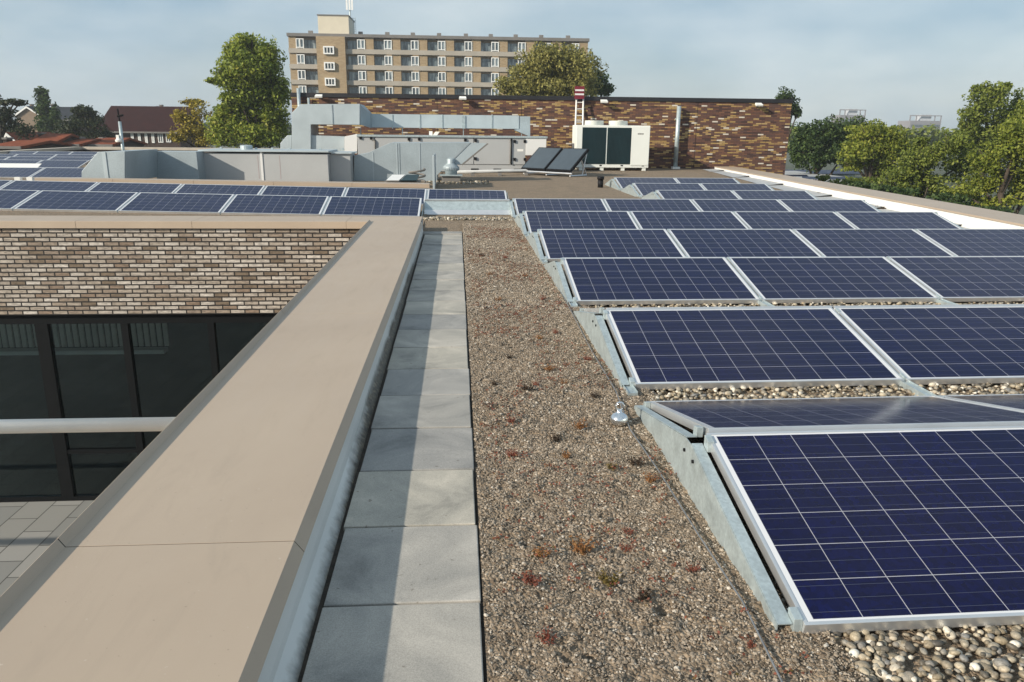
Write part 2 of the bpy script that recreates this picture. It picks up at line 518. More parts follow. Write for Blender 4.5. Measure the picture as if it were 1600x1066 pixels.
M['leaf_yellow'] = leaf_mat('leaves_yellow', [(.1, (0.1250, 0.1063, 0.0187)), (.5, (0.3125, 0.2562, 0.0375)), (.9, (0.5000, 0.4000, 0.0688))])
M['leaf_olive'] = leaf_mat('leaves_olive', [(.1, (0.1020, 0.1020, 0.0312)), (.5, (0.2700, 0.2520, 0.0696)), (.9, (0.4560, 0.4200, 0.1440))])
M['leaf_dark'] = leaf_mat('leaves_dark', [(.1, (0.0198, 0.0396, 0.0154)), (.5, (0.0528, 0.0880, 0.0275)), (.9, (0.1100, 0.1595, 0.0440))])
M['leaf_mid'] = leaf_mat('leaves_mid', [(.1, (0.0600, 0.0840, 0.0168)), (.5, (0.1500, 0.1920, 0.0312)), (.9, (0.2640, 0.2940, 0.0600))])
M['leaf_lime'] = leaf_mat('leaves_lime', [(.1, (0.0747, 0.1035, 0.0149)), (.5, (0.1840, 0.2242, 0.0299)), (.9, (0.3335, 0.3450, 0.0633))])
M['leaf_conifer'] = leaf_mat('needles', [(.1, (.012, .022, .010)), (.5, (.035, .05, .02)), (.9, (.07, .085, .032))])
M['sedum_red'] = leaf_mat('sedum_red', [(.1, (.11, .035, .024)), (.6, (.25, .075, .05)), (1, (.30, .15, .08))])
M['sedum_orange'] = leaf_mat('sedum_orange', [(.1, (.14, .06, .03)), (.6, (.30, .14, .05)), (1, (.36, .22, .09))])
M['sedum_olive'] = leaf_mat('sedum_olive', [(.1, (.05, .04, .015)), (.6, (.16, .115, .03)), (1, (.27, .20, .06))])
M['sedum_brown'] = leaf_mat('sedum_brown', [(.1, (.022, .016, .012)), (.6, (.06, .04, .026)), (1, (.13, .085, .05))])
M['stone_small'] = stone_mat('small_gravel', [(0, (.115, .092, .069)), (.3, (.195, .159, .120)), (.6, (.27, .220, .167)), (.9, (.335, .28, .218)), (1, (.50, .455, .39))])
M['pebble'] = stone_mat('river_pebbles', [(0, (.07, .062, .052)), (.2, (.17, .145, .105)), (.4, (.27, .215, .14)), (.55, (.19, .185, .175)), (.72, (.33, .28, .20)), (.88, (.42, .36, .27)), (1, (.66, .62, .54))], .55)

# ------------------------------------------------------------------ setting: ground and roof sheets
def hz(x, y):
    k = min(1, max(0, (y-11.9)/.8))*min(1, max(0, (19.2-y)/.6))
    return .016*max(0, -.65-x)*k


MB().box(-519, 519, -39, 639, -8.2, -7.5).build('ground', M['grass']).__setitem__('kind', 'structure')

A_P = at(1116.5, 260.3, Y=31.8)
B_P = at(1600, 351, z=.25)
D_P = (A_P-B_P)/(A_P.y-B_P.y)


def par(y):
    return B_P+D_P*(y-B_P.y)


PITS = np.stack([rng.uniform(.12, 1.0, 90), 1.5+9*rng.uniform(0, 1, 90)**1.5, rng.uniform(.010, .026, 90), rng.uniform(.8, 2.4, 90), rng.uniform(0, 3.1, 90)], -1)


def inner_rough(X, Y):
    t = rough_base(X, Y)
    for px_, py_, r_, d_, an in PITS:
        u = (X-px_)*math.cos(an)+(Y-py_)*math.sin(an); v = -(X-px_)*math.sin(an)+(Y-py_)*math.cos(an)
        q = (u/(r_*1.7))**2+(v/r_)**2
        t = t-d_*np.exp(-q*1.4)+d_*.45*np.exp(-(np.sqrt(q)-1.5)**2*3)
    return t


def rough_base(X, Y):
    return (np.sin(X*7.1+Y*3.3)*.35+np.sin(X*13.7-Y*9.1+1.3)*.3+np.sin(X*29+Y*23+.4)*.25+np.sin(Y*5.3-X*3.1)*.4+np.sin(X*47+Y*11)*np.sin(Y*41-X*17)*.55)


# gravel strip between the slabs and the panel rows: modelled relief
xs = np.linspace(.07, 2.2, 130); ys = np.concatenate([np.linspace(.9, 5, 300), np.linspace(5.03, 13, 220)])
XX, YY = np.meshgrid(xs, ys)
ZZ = inner_rough(XX, YY)*.0085+rng.normal(0, .0032, XX.shape)-.004
ZZ -= .02*np.clip((XX-1.05)/.1, 0, 1)


def strip_z(x, y):
    return float(inner_rough(np.float64(x), np.float64(y))*.0085-.004)


def grid_mesh(name, XX, YY, ZZ, mat, smooth=True):
    ny, nx = XX.shape
    me = bpy.data.meshes.new(name)
    co = np.stack([XX, YY, ZZ], -1).reshape(-1, 3)
    idx = np.arange(ny*nx).reshape(ny, nx)
    f = np.stack([idx[:-1, :-1], idx[:-1, 1:], idx[1:, 1:], idx[1:, :-1]], -1).reshape(-1, 4)
    me.from_pydata(co.tolist(), [], f.tolist())
    me.materials.append(mat)
    me.polygons.foreach_set('use_smooth', [smooth]*len(me.polygons))
    o = bpy.data.objects.new(name, me)
    COL.objects.link(o)
    return o


tag(grid_mesh('gravel_strip', XX, YY, ZZ, M['gravel']), kind='structure')

mb = MB()
ylist = [-3, 1, 5, 9, 12, 13, 15, 18, 22, 26, 30, 34]
for y0, y1 in zip(ylist[:-1], ylist[1:]):
    x0 = -.55
    mb.quad((x0, y0, -.03), (par(y0).x, y0, -.03), (par(y1).x, y1, -.03 if y1 < 13 else -.005), (x0, y1, -.03 if y1 < 13 else -.005))
tag(mb.build('roof_floor', M['gravel']), kind='structure')
xg = np.array([-60, -30, -14, -11, -8, -5, -2.5, -.65, -.55]); yg = np.array([11.9, 12.3, 12.7, 14, 16, 18, 18.6, 19.2, 22, 30, 48])
XG, YG = np.meshgrid(xg, yg)
ZG = np.vectorize(hz)(np.maximum(XG, -14), YG)-.004
tag(grid_mesh('roof_floor', XG, YG, ZG, M['gravel'], False), kind='structure')


# ------------------------------------------------------------------ stones
def ico():
    t = (1+5**.5)/2
    v = np.array([(-1, t, 0), (1, t, 0), (-1, -t, 0), (1, -t, 0), (0, -1, t), (0, 1, t), (0, -1, -t), (0, 1, -t), (t, 0, -1), (t, 0, 1), (-t, 0, -1), (-t, 0, 1)], float)
    v /= np.linalg.norm(v[0])
    f = np.array([(0, 11, 5), (0, 5, 1), (0, 1, 7), (0, 7, 10), (0, 10, 11), (1, 5, 9), (5, 11, 4), (11, 10, 2), (10, 7, 6), (7, 1, 8),
                  (3, 9, 4), (3, 4, 2), (3, 2, 6), (3, 6, 8), (3, 8, 9), (4, 9, 5), (2, 4, 11), (6, 2, 10), (8, 6, 7), (9, 8, 1)])
    return v, f


def subdiv(v, f):
    cache = {}; vs = list(map(tuple, v)); nf = []

    def mid(a, b):
        k = (min(a, b), max(a, b))
        if k not in cache:
            p = (np.array(vs[a])+np.array(vs[b]))/2; p /= np.linalg.norm(p)
            cache[k] = len(vs); vs.append(tuple(p))
        return cache[k]
    for a, b, c in f:
        x, y, z = mid(a, b), mid(b, c), mid(c, a)
        nf += [(a, x, z), (b, y, x), (c, z, y), (x, y, z)]
    return np.array(vs), np.array(nf)


def scatter(name, pts, sizes, mat, base, smooth, flat=(.55, .9), jit=.18):
    v, f = base
    n = len(pts); k = len(v)
    sc = np.stack([sizes*rng.uniform(.8, 1.35, n), sizes*rng.uniform(.7, 1.05, n), sizes*rng.uniform(*flat, n)], -1)
    vv = v[None]*(1+rng.normal(0, jit, (n, k, 1)))*sc[:, None]
    a, b = rng.uniform(0, 2*np.pi, n), rng.normal(0, .35, n)
    ca, sa, cb, sb = np.cos(a), np.sin(a), np.cos(b), np.sin(b)
    Rz = np.zeros((n, 3, 3)); Rz[:, 0, 0] = ca; Rz[:, 0, 1] = -sa; Rz[:, 1, 0] = sa; Rz[:, 1, 1] = ca; Rz[:, 2, 2] = 1
    Rx = np.zeros((n, 3, 3)); Rx[:, 0, 0] = 1; Rx[:, 1, 1] = cb; Rx[:, 1, 2] = -sb; Rx[:, 2, 1] = sb; Rx[:, 2, 2] = cb
    vv = np.einsum('nij,nkj->nki', Rz@Rx, vv)+pts[:, None]
    ff = (f[None]+(np.arange(n)*k)[:, None, None]).reshape(-1, 3)
    me = bpy.data.meshes.new(name)
    nv, nf = n*k, len(ff)
    me.vertices.add(nv); me.vertices.foreach_set('co', vv.reshape(-1))
    me.loops.add(nf*3); me.loops.foreach_set('vertex_index', ff.reshape(-1).astype(np.int32))
    me.polygons.add(nf); me.polygons.foreach_set('loop_start', np.arange(0, nf*3, 3, dtype=np.int32))
    me.polygons.foreach_set('use_smooth', np.full(nf, smooth))
    me.update(calc_edges=True)
    me.materials.append(mat)
    o = bpy.data.objects.new(name, me)
    COL.objects.link(o)
    return o


def strip_pts(n, y0, y1, x0, x1, zoff):
    y = rng.uniform(y0, y1, n); x = rng.uniform(x0, x1, n)
    z = inner_rough(x, y)*.0085-.004+zoff
    return np.stack([x, y, z], -1)


ICO = ico(); ICO2 = subdiv(*ICO)
P1 = strip_pts(34000, 1.45, 3.4, .075, 1.12, .001); s1 = np.clip(rng.lognormal(math.log(.0029), .48, len(P1)), .0018, .0085)
P2 = strip_pts(23000, 3.3, 6.5, .075, 1.12, .001); s2 = np.clip(rng.lognormal(math.log(.0042), .4, len(P2)), .0025, .010)
P3 = strip_pts(26000, 6.3, 12.6, .075, 1.12, .001); s3 = np.clip(rng.lognormal(math.log(.007), .3, len(P3)), .004, .014)
tag(scatter('gravel', np.concatenate([P1, P2, P3]), np.concatenate([s1, s2, s3]), M['stone_small'], ICO, False, jit=.12),
    'brown lava gravel covering the strip beside the paving slabs', 'gravel', kind='stuff')


def peb_pts(n, x0, x1, y0, y1, z):
    return np.stack([rng.uniform(x0, x1, n), rng.uniform(y0, y1, n), rng.uniform(z-.006, z+.012, n)], -1)


pp = [peb_pts(3300, 1.12, 2.9, 1.35, 2.15, -.016), peb_pts(2600, 2.9, 4.6, 1.35, 2.1, -.016), peb_pts(3200, 1.10, 4.6, 3.78, 4.45, -.016), peb_pts(1600, 1.10, 6.0, 6.2, 6.7, -.016), peb_pts(500, 1.05, 7, 8.5, 8.9, -.012)]
P4 = np.concatenate(pp); s4 = np.clip(rng.lognormal(math.log(.0115), .30, len(P4)), .007, .024)
tag(scatter('pebbles', P4, s4, M['pebble'], ICO2, True, (.5, .8), .05), 'rounded river pebbles lying under and between the panel rows', 'pebbles', kind='stuff')
P5 = np.concatenate([peb_pts(500, -.6, 1.0, 13.0, 13.35, .0), peb_pts(420, -.9, .9, 22.0, 23.6, .0)])
tag(scatter('pebbles', P5, np.clip(rng.lognormal(math.log(.02), .3, len(P5)), .012, .04), M['pebble'], ICO, False), 'pale pebbles lying beside the metal deflector and roof vent', 'pebbles', kind='stuff')

# ------------------------------------------------------------------ sedum tufts
def tuft(loc, r, h, n, mat, label):
    mb = MB()
    for i in range(n):
        a = random.uniform(0, 6.28); q = r*random.random()**.6
        b = Vector((math.cos(a)*q*.6, math.sin(a)*q*.6, 0)); t = Vector((math.cos(a)*q*1.3, math.sin(a)*q*1.3, h*random.uniform(.35, 1)))
        for s in range(3):
            c = b.lerp(t, (s+1)/3)+Vector((random.gauss(0, .003), random.gauss(0, .003), 0))
            w = r*.13
            u = Vector((random.gauss(0, 1), random.gauss(0, 1), random.gauss(0, .6))).normalized()
            v = u.orthogonal().normalized()
            mb.add([c-u*w*1.7, c+v*w*.6, c+u*w*1.7, c-v*w*.6], [(0, 1, 2, 3)])
        mb.add([b-Vector((.0012, 0, 0)), b+Vector((.0012, 0, 0)), t], [(0, 1, 2)])
    o = mb.build('sedum_tuft', mat)
    o.location = loc
    tag(o, label, 'plant', 'sedum tufts sprouting in the gravel')
    return o


spots = [(800, 712, 'red', 1.1), (908, 858, 'orange', 1.5), (978, 856, 'red', .9), (950, 908, 'olive', 1.4), (832, 912, 'red', 1.2), (856, 1002, 'red', 1.1),
         (824, 610, 'brown', 1.3), (836, 601, 'red', .8), (905, 668, 'orange', 1.3), (885, 715, 'orange', 1.0), (845, 868, 'orange', 1.1), (868, 688, 'brown', 1.2),
         (995, 728, 'brown', 1.3), (956, 735, 'olive', 1.0), (1015, 752, 'orange', 1.1), (918, 562, 'red', 1.0), (858, 578, 'orange', 1.2), (880, 600, 'orange', .9),
         (798, 660, 'red', .9), (1082, 892, 'red', .9), (982, 832, 'red', .8), (795, 558, 'brown', 1.0), (842, 530, 'orange', 1.1), (778, 470, 'orange', 1.2), (806, 492, 'red', 1.0),
         (848, 470, 'red', 1.2), (765, 430, 'orange', 1.2), (790, 405, 'red', 1.2), (752, 400, 'brown', 1.2), (820, 432, 'orange', 1.1), (868, 520, 'red', 1.0), (772, 600, 'brown', 1.0),
         (1172, 1010, 'red', .7), (1005, 935, 'brown', 1.1), (930, 620, 'brown', 1.1)]
sp3 = sorted([(at(x, y, z=0), c, s) for x, y, c, s in spots], key=lambda q: q[0].y)
ordw = ['nearest', 'second nearest', 'third nearest', 'fourth nearest', 'fifth nearest', 'sixth nearest', 'seventh nearest', 'eighth nearest', 'ninth nearest', 'tenth nearest',
        'eleventh nearest', 'twelfth nearest', 'thirteenth nearest', 'fourteenth nearest', 'fifteenth nearest', 'sixteenth nearest']
cnt = {}
word = {'red': 'bright red', 'orange': 'orange brown', 'olive': 'yellow green', 'brown': 'dark brown withered'}
for p, c, s in sp3:
    k = cnt.get(c, 0); cnt[c] = k+1
    tuft((p.x, p.y, strip_z(p.x, p.y)), .026*s, .034*s, int(26*s), M['sedum_'+c], f'{word[c]} sedum tuft, {ordw[k]} of that colour in the gravel strip')

# countless tiny sprigs between the larger tufts
mbs = MB()
for i in range(2300):
    y = 1.6+10.5*random.random()**.8; x = random.uniform(.12, 1.0)
    if math.sin(x*5+y*2.1)+math.sin(y*3.7-x*4) < -.2: continue
    b0 = Vector((x, y, strip_z(x, y)+.002)); hh = random.uniform(.012, .026)
    for k in range(5):
        t = b0+Vector((random.gauss(0, .011), random.gauss(0, .011), hh*random.uniform(.4, 1)))
        u = Vector((random.gauss(0, 1), random.gauss(0, 1), random.gauss(0, .5))).normalized()*.0062; w = u.orthogonal().normalized()*.0038
        mbs.add([t-u, t+w, t+u, t-w], [(0, 1, 2, 3)])
tag(mbs.build('sedum_sprigs', leaf_mat('sedum_mixed', [(.1, (.05, .035, .022)), (.4, (.17, .07, .045)), (.65, (.27, .085, .055)), (.9, (.13, .12, .035))])),
    'tiny reddish sedum sprigs sprinkled over the gravel strip', 'ground cover', kind='stuff')

# ------------------------------------------------------------------ paving slabs
ordinal = ['first', 'second', 'third', 'fourth', 'fifth', 'sixth', 'seventh', 'eighth', 'ninth', 'tenth', 'eleventh', 'twelfth', 'thirteenth', 'fourteenth',
           'fifteenth', 'sixteenth', 'seventeenth', 'eighteenth', 'nineteenth', 'twentieth']
for n in range(-1, 19):
    y0 = 2.1538+.5*n-.5
    w = random.uniform(-.004, .004); dz = random.uniform(-.002, .002)
    xl = -.437-.0045*(y0-1.5)
    mb = MB().box(xl+w, .06+w, y0+.005, y0+.4945, -.045, dz)
    o = mb.build('paving_slab', M['paver'], bevel=.004)
    o.rotation_euler.z = 0
    tag(o, f'grey concrete paving slab, {ordinal[n+1]} from the near end of the strip', 'paving slab', 'paving slabs in a strip beside the parapet')
o = MB().box(-.53, .06, 11.16, 11.40, -.045, .012).build('paving_slab', M['paver'], bevel=.004)
tag(o, 'narrow pale paving slab closing the far end of the strip', 'paving slab')
# dark dirt in the gutter between slabs and parapet and along the right edge of the slabs
mb = MB(); mb.quad((-.56, -1, -.02), (-.40, -1, -.02), (-.44, 11.5, -.02), (-.56, 11.5, -.02)); mb.quad((.055, -1, -.018), (.075, -1, -.012), (.075, 11.4, -.012), (.055, 11.4, -.018))
tag(mb.build('gutter_dirt', M['muck']), kind='structure')

# ------------------------------------------------------------------ courtyard parapet with beige coping (near run + far run)
CX0, CX1, CZ = -1.25, -.537, .17
YF = 11.25


def coping_section(parent, y0, y1, far_mitre=0.):
    # cross section in X-Z: raised lip on the courtyard side, sloped drip edge on the roof side
    prof = [(CX0-.024, .062), (CX0-.024, .198), (CX0-.020, .201), (CX0, CZ), (CX1, CZ), (CX1+.030, .128), (CX1+.022, .120), (CX1-.01, .150), (CX0-.018, .150), (CX0-.018, .062)]
    mb = MB()
    mb.prism([(x, y0, z) for x, z in prof], (0, y1-y0, 0))
    o = mb.build('coping_section', M['coping'], parent, bevel=.0006)
    jp = [(CX0-.0225, .062), (CX0-.0225, .1965), (CX0-.0195, .1995), (CX0, CZ-.0012), (CX1-.0005, CZ-.0012), (CX1+.029, .1275), (CX1+.022, .1215), (CX1-.01, .151), (CX0-.017, .151), (CX0-.017, .062)]
    MB().prism([(x, y1+.0003, z) for x, z in jp], (0, .0034, 0)).build('joint_dark_strip', M['black'], parent)  # black strip added in the open joint, dark like shade where sun would strike
    return o


pr = empty('courtyard_parapet', (-.9, 5, 0), 'low parapet with wide beige coping running beside the paving strip', 'parapet')
js = [-2.6, -.99, 2.262, 5.462, 8.755, 10.614, YF-.003]
for a, b in zip(js[:-1], js[1:]):
    coping_section(pr, a+.002, b-.002)
# membrane upstand on the roof side
mb = MB()
mb.prism([(-.60, -2.6, .149), (-.525, -2.6, .149), (-.505, -2.6, .06), (-.452, -2.6, -.02), (-.60, -2.6, -.02)], (0, 14.0, 0))
for i, (x, y, z) in enumerate(mb.v):
    if abs(x+.452) < 1e-6: mb.v[i] = (x-.0055*(y-1.5), y, z)
    if abs(x+.505) < 1e-6: mb.v[i] = (x-.0015*(y-1.5), y, z)
mb.build('membrane_upstand', M['kerb'], pr)
MB().box(CX0-.01, -.605, -2.6, YF+.02, -3.85, .148).build('brick_face', M['patio_brick_side'], pr)

# far courtyard wing
wing = empty('courtyard_wing', (-6, YF, -3.85), 'courtyard wing with pale slurried brick band above dark full height glazing', 'building')
XL = -26
fj = [at(118.5, 350, Y=YF).x, at(300, 350, Y=YF).x, at(541, 350, Y=YF).x]
step = fj[1]-fj[0]
edges = [XL]+[fj[0]-step*k for k in range(9, 0, -1)]+fj+[CX1]
edges = [e for e in edges if e >= XL]
for a, b in zip(edges[:-1], edges[1:]):
    prof = [(YF-.012, .07), (YF-.012, .168), (YF+.0, .172), (YF+.70, .172), (YF+.73, .13), (YF+.70, .13), (YF+.69, .152), (YF, .152), (YF, .07)]
    mb = MB(); mb.prism([(a+.002, y, z) for y, z in prof], (b-a-.004, 0, 0))
    mb.build('coping_section', M['coping'], wing, bevel=.0015)
zb = at(0, 493, Y=YF+.03).z
ztop = .15
MB().box(XL, CX0+.0, YF+.03, YF+.34, zb, ztop).build('brick_band', M['patio_brick'], wing)
MB().box(XL, CX1, YF+.345, YF+.69, -.6, ztop).build('parapet_core', M['greymem'], wing)
FZ = at(100, 783, Y=YF+.10).z
zt = at(0, 507, Y=YF+.10).z
# glazing frames
mb = MB()
mb.box(XL, CX0, YF+.10, YF+.2, zt, zb-.004)
mb.box(XL, CX0, YF+.10, YF+.2, FZ, FZ+.07)
mull = []
for (pa, pb) in ((62, 82), (195, 206), (329, 339)):
    xa, xb = at(pa, 560, Y=YF+.1).x, at(pb, 560, Y=YF+.1).x
    mull.append((xa, xb))
mull = sorted(mull+[(mull[0][0]-1.9*k, mull[0][0]-1.9*k+.16) for k in range(1, 8)]+[(mull[2][1]+.9, mull[2][1]+1.05)])
for xa, xb in mull:
    mb.box(xa, xb, YF+.095, YF+.2, FZ+.0702, zt-.0002)
tz = at(150, 706, Y=YF+.1).z
spans = list(zip([XL]+[m[1] for m in mull], [m[0] for m in mull]+[CX0]))
for xa, xb in spans[-4:-1]:
    mb.box(xa+.001, xb-.001, YF+.105, YF+.19, tz-.03, tz+.03)
mb.build('window_frame', M['darkmetal'], wing)
for xa, xb in spans:
    if xb-xa > .05:
        MB().box(xa+.002, xb-.002, YF+.14, YF+.15, FZ+.072, zt-.003).build('pane', M['glass'], wing)
# room behind the glass
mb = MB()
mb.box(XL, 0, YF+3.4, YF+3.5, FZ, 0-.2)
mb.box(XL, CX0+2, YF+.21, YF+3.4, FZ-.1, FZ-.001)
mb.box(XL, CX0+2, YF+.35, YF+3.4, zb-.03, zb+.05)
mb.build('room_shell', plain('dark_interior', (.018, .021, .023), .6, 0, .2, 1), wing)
sz0 = at(100, 548, Y=YF+2.2).z; sz1 = at(100, 507, Y=YF+2.2).z
mb = MB(); mb.box(XL, at(262, 540, Y=YF+2.2).x, YF+2.0, YF+2.2, sz0-.02, sz0+.05)
mb.build('window_sill', M['white_paint'], wing)
mb = MB()
x = at(262, 540, Y=YF+2.2).x
while x > -14:
    mb.box(x-.075, x, YF+2.25, YF+2.29, sz0+.05, sz1+.25); x -= .11
mb.build('slatted_screen', plain('pale_slats', (.75, .7, .62), .6, 0, .1, 3), wing)
MB().box(XL, CX0-.02, YF+.25, YF+.3, FZ-.4, FZ-.101).build('plinth', M['conc_dark'], wing)
tag(MB().box(-26, CX0-.02, -3, YF+.24, FZ-.3, FZ-.0).build('terrace_floor', M['tile']), kind='structure')

# white tube across the courtyard
pt0, pt1 = at(0, 656, Y=7), at(0, 677, Y=7)
zt_ = (pt0.z+pt1.z)/2
tb = empty('steel_tube', (-4, 7, zt_), 'thick white steel tube spanning the courtyard in front of dark glass', 'tube')
MB().tube([(-20, 7, zt_+.02), (CX0-.03, 7, zt_-.005)], (pt0.z-pt1.z)/2, 28).build('tube', M['white_paint'], tb, True)
MB().tube([(CX0-.035, 7, zt_-.005), (CX0-.012, 7, zt_-.005)], .12, 24).build('end_flange', M['white_paint'], tb)

# ------------------------------------------------------------------ solar panels
TILT, PW, PH, PITCHX, ROWP, Y1, ZL = .2304, 1.65, .992, 1.67, 2.2733, 1.9282, .0317
fb = MB()
fb.box(0, PW, 0, .013, -.040, 0); fb.box(0, PW, PH-.013, PH, -.040, 0)
fb.box(0, .013, .013, PH-.013, -.040, 0); fb.box(PW-.013, PW, .013, PH-.013, -.040, 0)
proto = empty('solar_module', (0, 0, 0))
fb.build('frame', M['alu'], proto, bevel=.0012)
MB().box(.0132, PW-.0132, .0132, PH-.0132, -.009, -.0025).build('solar_cells', M['cells'], proto)
used = [False]


def panel(x, y, z, label, group, yaw=.0, tilt=TILT, back=False, roll=0., src=None):
    o = proto if not used[0] else copy_tree(proto)
    used[0] = True
    rot = Matrix.Rotation(yaw, 4, 'Z')@Matrix.Rotation(roll, 4, 'Y')@Matrix.Rotation(tilt, 4, 'X')
    if back:
        rot = Matrix.Rotation(yaw+math.pi, 4, 'Z')@Matrix.Rotation(tilt, 4, 'X')
    o.location = (x, y, z)
    o.rotation_euler = rot.to_euler()
    tag(o, label, 'solar panel', group)
    return o


ct, st = math.cos(TILT), math.sin(TILT)
AANG = .0136
rows = {1: (1.0311, 2), 2: (1.0311, 3), 3: (1.0311, 4), 4: (1.0311, 4), 5: (1.0311, 4), 6: (1.0311, 4), 7: (4.28, 2), 8: (4.28, 2), 9: (4.28, 2)}
pos_word = ['leftmost', 'second from left', 'third from left', 'fourth from left', 'fifth from left', 'sixth from left', 'seventh from left', 'eighth from left']
row_word = {1: 'nearest', 2: 'second nearest', 3: 'third nearest', 4: 'fourth nearest', 5: 'fifth nearest', 6: 'sixth nearest', 7: 'third farthest', 8: 'second farthest', 9: 'farthest'}
pos_short = lambda i, n: pos_word[i] if i < n-1 or n > 4 else 'rightmost'


def clamp(mb, c, up, along):
    pass


for r, (x0, n) in rows.items():
    yl = Y1+(r-1)*ROWP
    ang = AANG*(1 if r < 5 else .35)
    for i in range(n):
        x = x0+i*PITCHX*math.cos(ang); y = yl+i*PITCHX*math.sin(ang)
        panel(x, y, ZL, f'dark blue solar panel facing us, {pos_word[i]} in the {row_word[r]} right row', 'solar panels facing the viewer in rows on the right', ang)
    yr = yl+ct*PH
    zr = ZL+st*PH
    if r <= 2:
        for i in range(n):
            x = x0+(i+1)*PITCHX*math.cos(ang)-.02; y = yr+.05+ct*PH+(i+1)*PITCHX*math.sin(ang)
            panel(x, y, ZL, f'solar panel sloping away behind the {row_word[r]} right row, {pos_word[i]}', 'solar panels sloping away from the viewer', ang, back=True)
    # mounting frame of the row: side plates, folded flanges, rails, clamps
    mf = empty('mounting_frame', (x0, yl, 0), f'galvanised mounting frame with wind plate carrying the {row_word[r]} row of panels', 'mounting frame', 'mounting frames under the rows on the right')
    yb = yr+.05+ct*PH

    def plate(xp, inward, ydel=0.):
        pts = [(xp, yl+.02+ydel, -.02), (xp, yl+.02+ydel, ZL-.012), (xp, yr-.01+ydel, zr-.045), (xp, yr+.06+ydel, zr-.045), (xp, yb-.02+ydel, ZL-.02), (xp, yb-.02+ydel, -.02)]
        MB().prism(pts, (-.003*inward, 0, 0)).build('side_plate', M['galv'], mf)
        d = .045*inward
        mb = MB()
        a, b = Vector((xp, yl+.02+ydel, ZL-.011)), Vector((xp, yr-.01+ydel, zr-.044))
        mb.prism([a, b, b+Vector((d, 0, 0)), a+Vector((d, 0, 0))], (0, 0, .003))
        a, b = Vector((xp, yr+.06+ydel, zr-.044)), Vector((xp, yb-.02+ydel, ZL-.019))
        mb.prism([a, b, b+Vector((d, 0, 0)), a+Vector((d, 0, 0))], (0, 0, .003))
        mb.build('flange', M['galv'], mf)
        mb = MB()
        for (yy, zz) in ((yr-.06, zr-.10), (yr+.06, zr-.10)):
            mb.tube([(xp-.001*inward, yy+ydel, zz), (xp-.010*inward, yy+ydel, zz)], .008, 8)
        mb.build('bolt', M['black'], mf)
    plate(x0-.075, 1)
    xe = x0+n*PITCHX-.02
    if r >= 4: plate(xe+.075, -1, n*PITCHX*math.sin(ang))
    # rails across under the low edges, seen at the panel joints and row ends
    for i in range(n+1):
        xj = x0+i*PITCHX-.01+(-.03 if i == 0 else 0)
        yy = i*PITCHX*math.sin(ang)
        fr = (-.06 if i == 0 else .05) if r == 1 else (.11 if i == 0 else .36)
        mb = MB(); mb.box(xj-.03, xj+.03, yl-fr+yy, yl+.1+yy, -.025, .014)
        mb.box(xj-.03, xj-.026, yl-fr+yy, yl+.1+yy, .0142, .022); mb.box(xj+.026, xj+.03, yl-fr+yy, yl+.1+yy, .0142, .022)
        mb.build('base_rail', M['galv'], mf)
        w = .014 if i in (0, n) else .0085
        xc = x0-.0145 if i == 0 else (x0+n*PITCHX-.02+.0145 if i == n else x0+i*PITCHX-.010)
        for q in (.04, .95):
            yy2 = yl+ct*PH*q+yy; zz2 = ZL+st*PH*q
            MB().prism([(xc-w, yy2-.024, zz2-.045), (xc+w, yy2-.024, zz2-.045), (xc+w, yy2+.024, zz2-.045+.048*st), (xc-w, yy2+.024, zz2-.045+.048*st)], (0, 0, .047)).build('clamp', M['galv'], mf, bevel=.002)
        if r <= 2:
            for q in (.05, .95):
                yy2 = yb-ct*PH*q+yy; zz2 = ZL+st*PH*q
                MB().prism([(xc-w, yy2-.024, zz2-.045+.024*st), (xc+w, yy2-.024, zz2-.045+.024*st), (xc+w, yy2+.024, zz2-.045-.024*st), (xc-w, yy2+.024, zz2-.045-.024*st)], (0, 0, .047)).build('clamp', M['galv'], mf, bevel=.002)
    if r > 1 or True:
        # bright joint strip between neighbouring panels
        for i in range(1, n):
            xc = x0+i*PITCHX-.010; yy = i*PITCHX*math.sin(ang)
            a = Vector((xc-.0088, yl+.01+yy, ZL-.03)); b = Vector((xc-.0088, yr-.01+yy, zr-.03))
            MB().prism([a, b, b+Vector((.0176, 0, 0)), a+Vector((.0176, 0, 0))], (0, 0, .008)).build('joint_rail', M['galv'], mf)

# left rows (roof falls slightly towards the right, so they climb to the left)
for (r, xr, n) in ((6, -.652, 8), (7, 1.02, 8)):
    yl = Y1+(r-1)*ROWP
    rn = 'front' if r == 6 else 'back'
    mf = empty('mounting_frame', (xr, yl, 0), f'galvanised mounting frame under the {rn} row of panels on the left', 'mounting frame')
    for i in range(n):
        x1 = xr-i*PITCHX; x = x1-PW
        panel(x, yl, ZL+.016*(-.65-x)-.0005, f'solar panel in the {rn} row on the left, {ordinal[i]} from its right end', 'solar panels in the two rows on the left', 0, roll=.016)
        mb = MB(); zc = ZL+.016*(-.65-x1)
        mb.box(x1-.03, x1+.03, yl-.2, yl+.1, hz(x1, yl)-.02, zc-.045)
        mb.build('base_rail', M['galv'], mf)
        if i:
            xc = x1+.01
            a = Vector((xc-.0088, yl+.01, zc-.03)); b = Vector((xc-.0088, yl+ct*PH-.01, zc+st*PH-.03))
            MB().prism([a, b, b+Vector((.0176, 0, 0)), a+Vector((.0176, 0, 0))], (0, 0, .008)).build('joint_rail', M['galv'], mf)
    x1 = xr+.03
    pts = [(x1, yl+.02, -.02), (x1, yl+.02, ZL-.012), (x1, yl+ct*PH-.01, ZL+st*PH-.045), (x1, yl+ct*PH+.9, .0), (x1, yl+ct*PH+.9, -.02)]
    MB().prism(pts, (.003, 0, 0)).build('side_plate', M['galv'], mf)

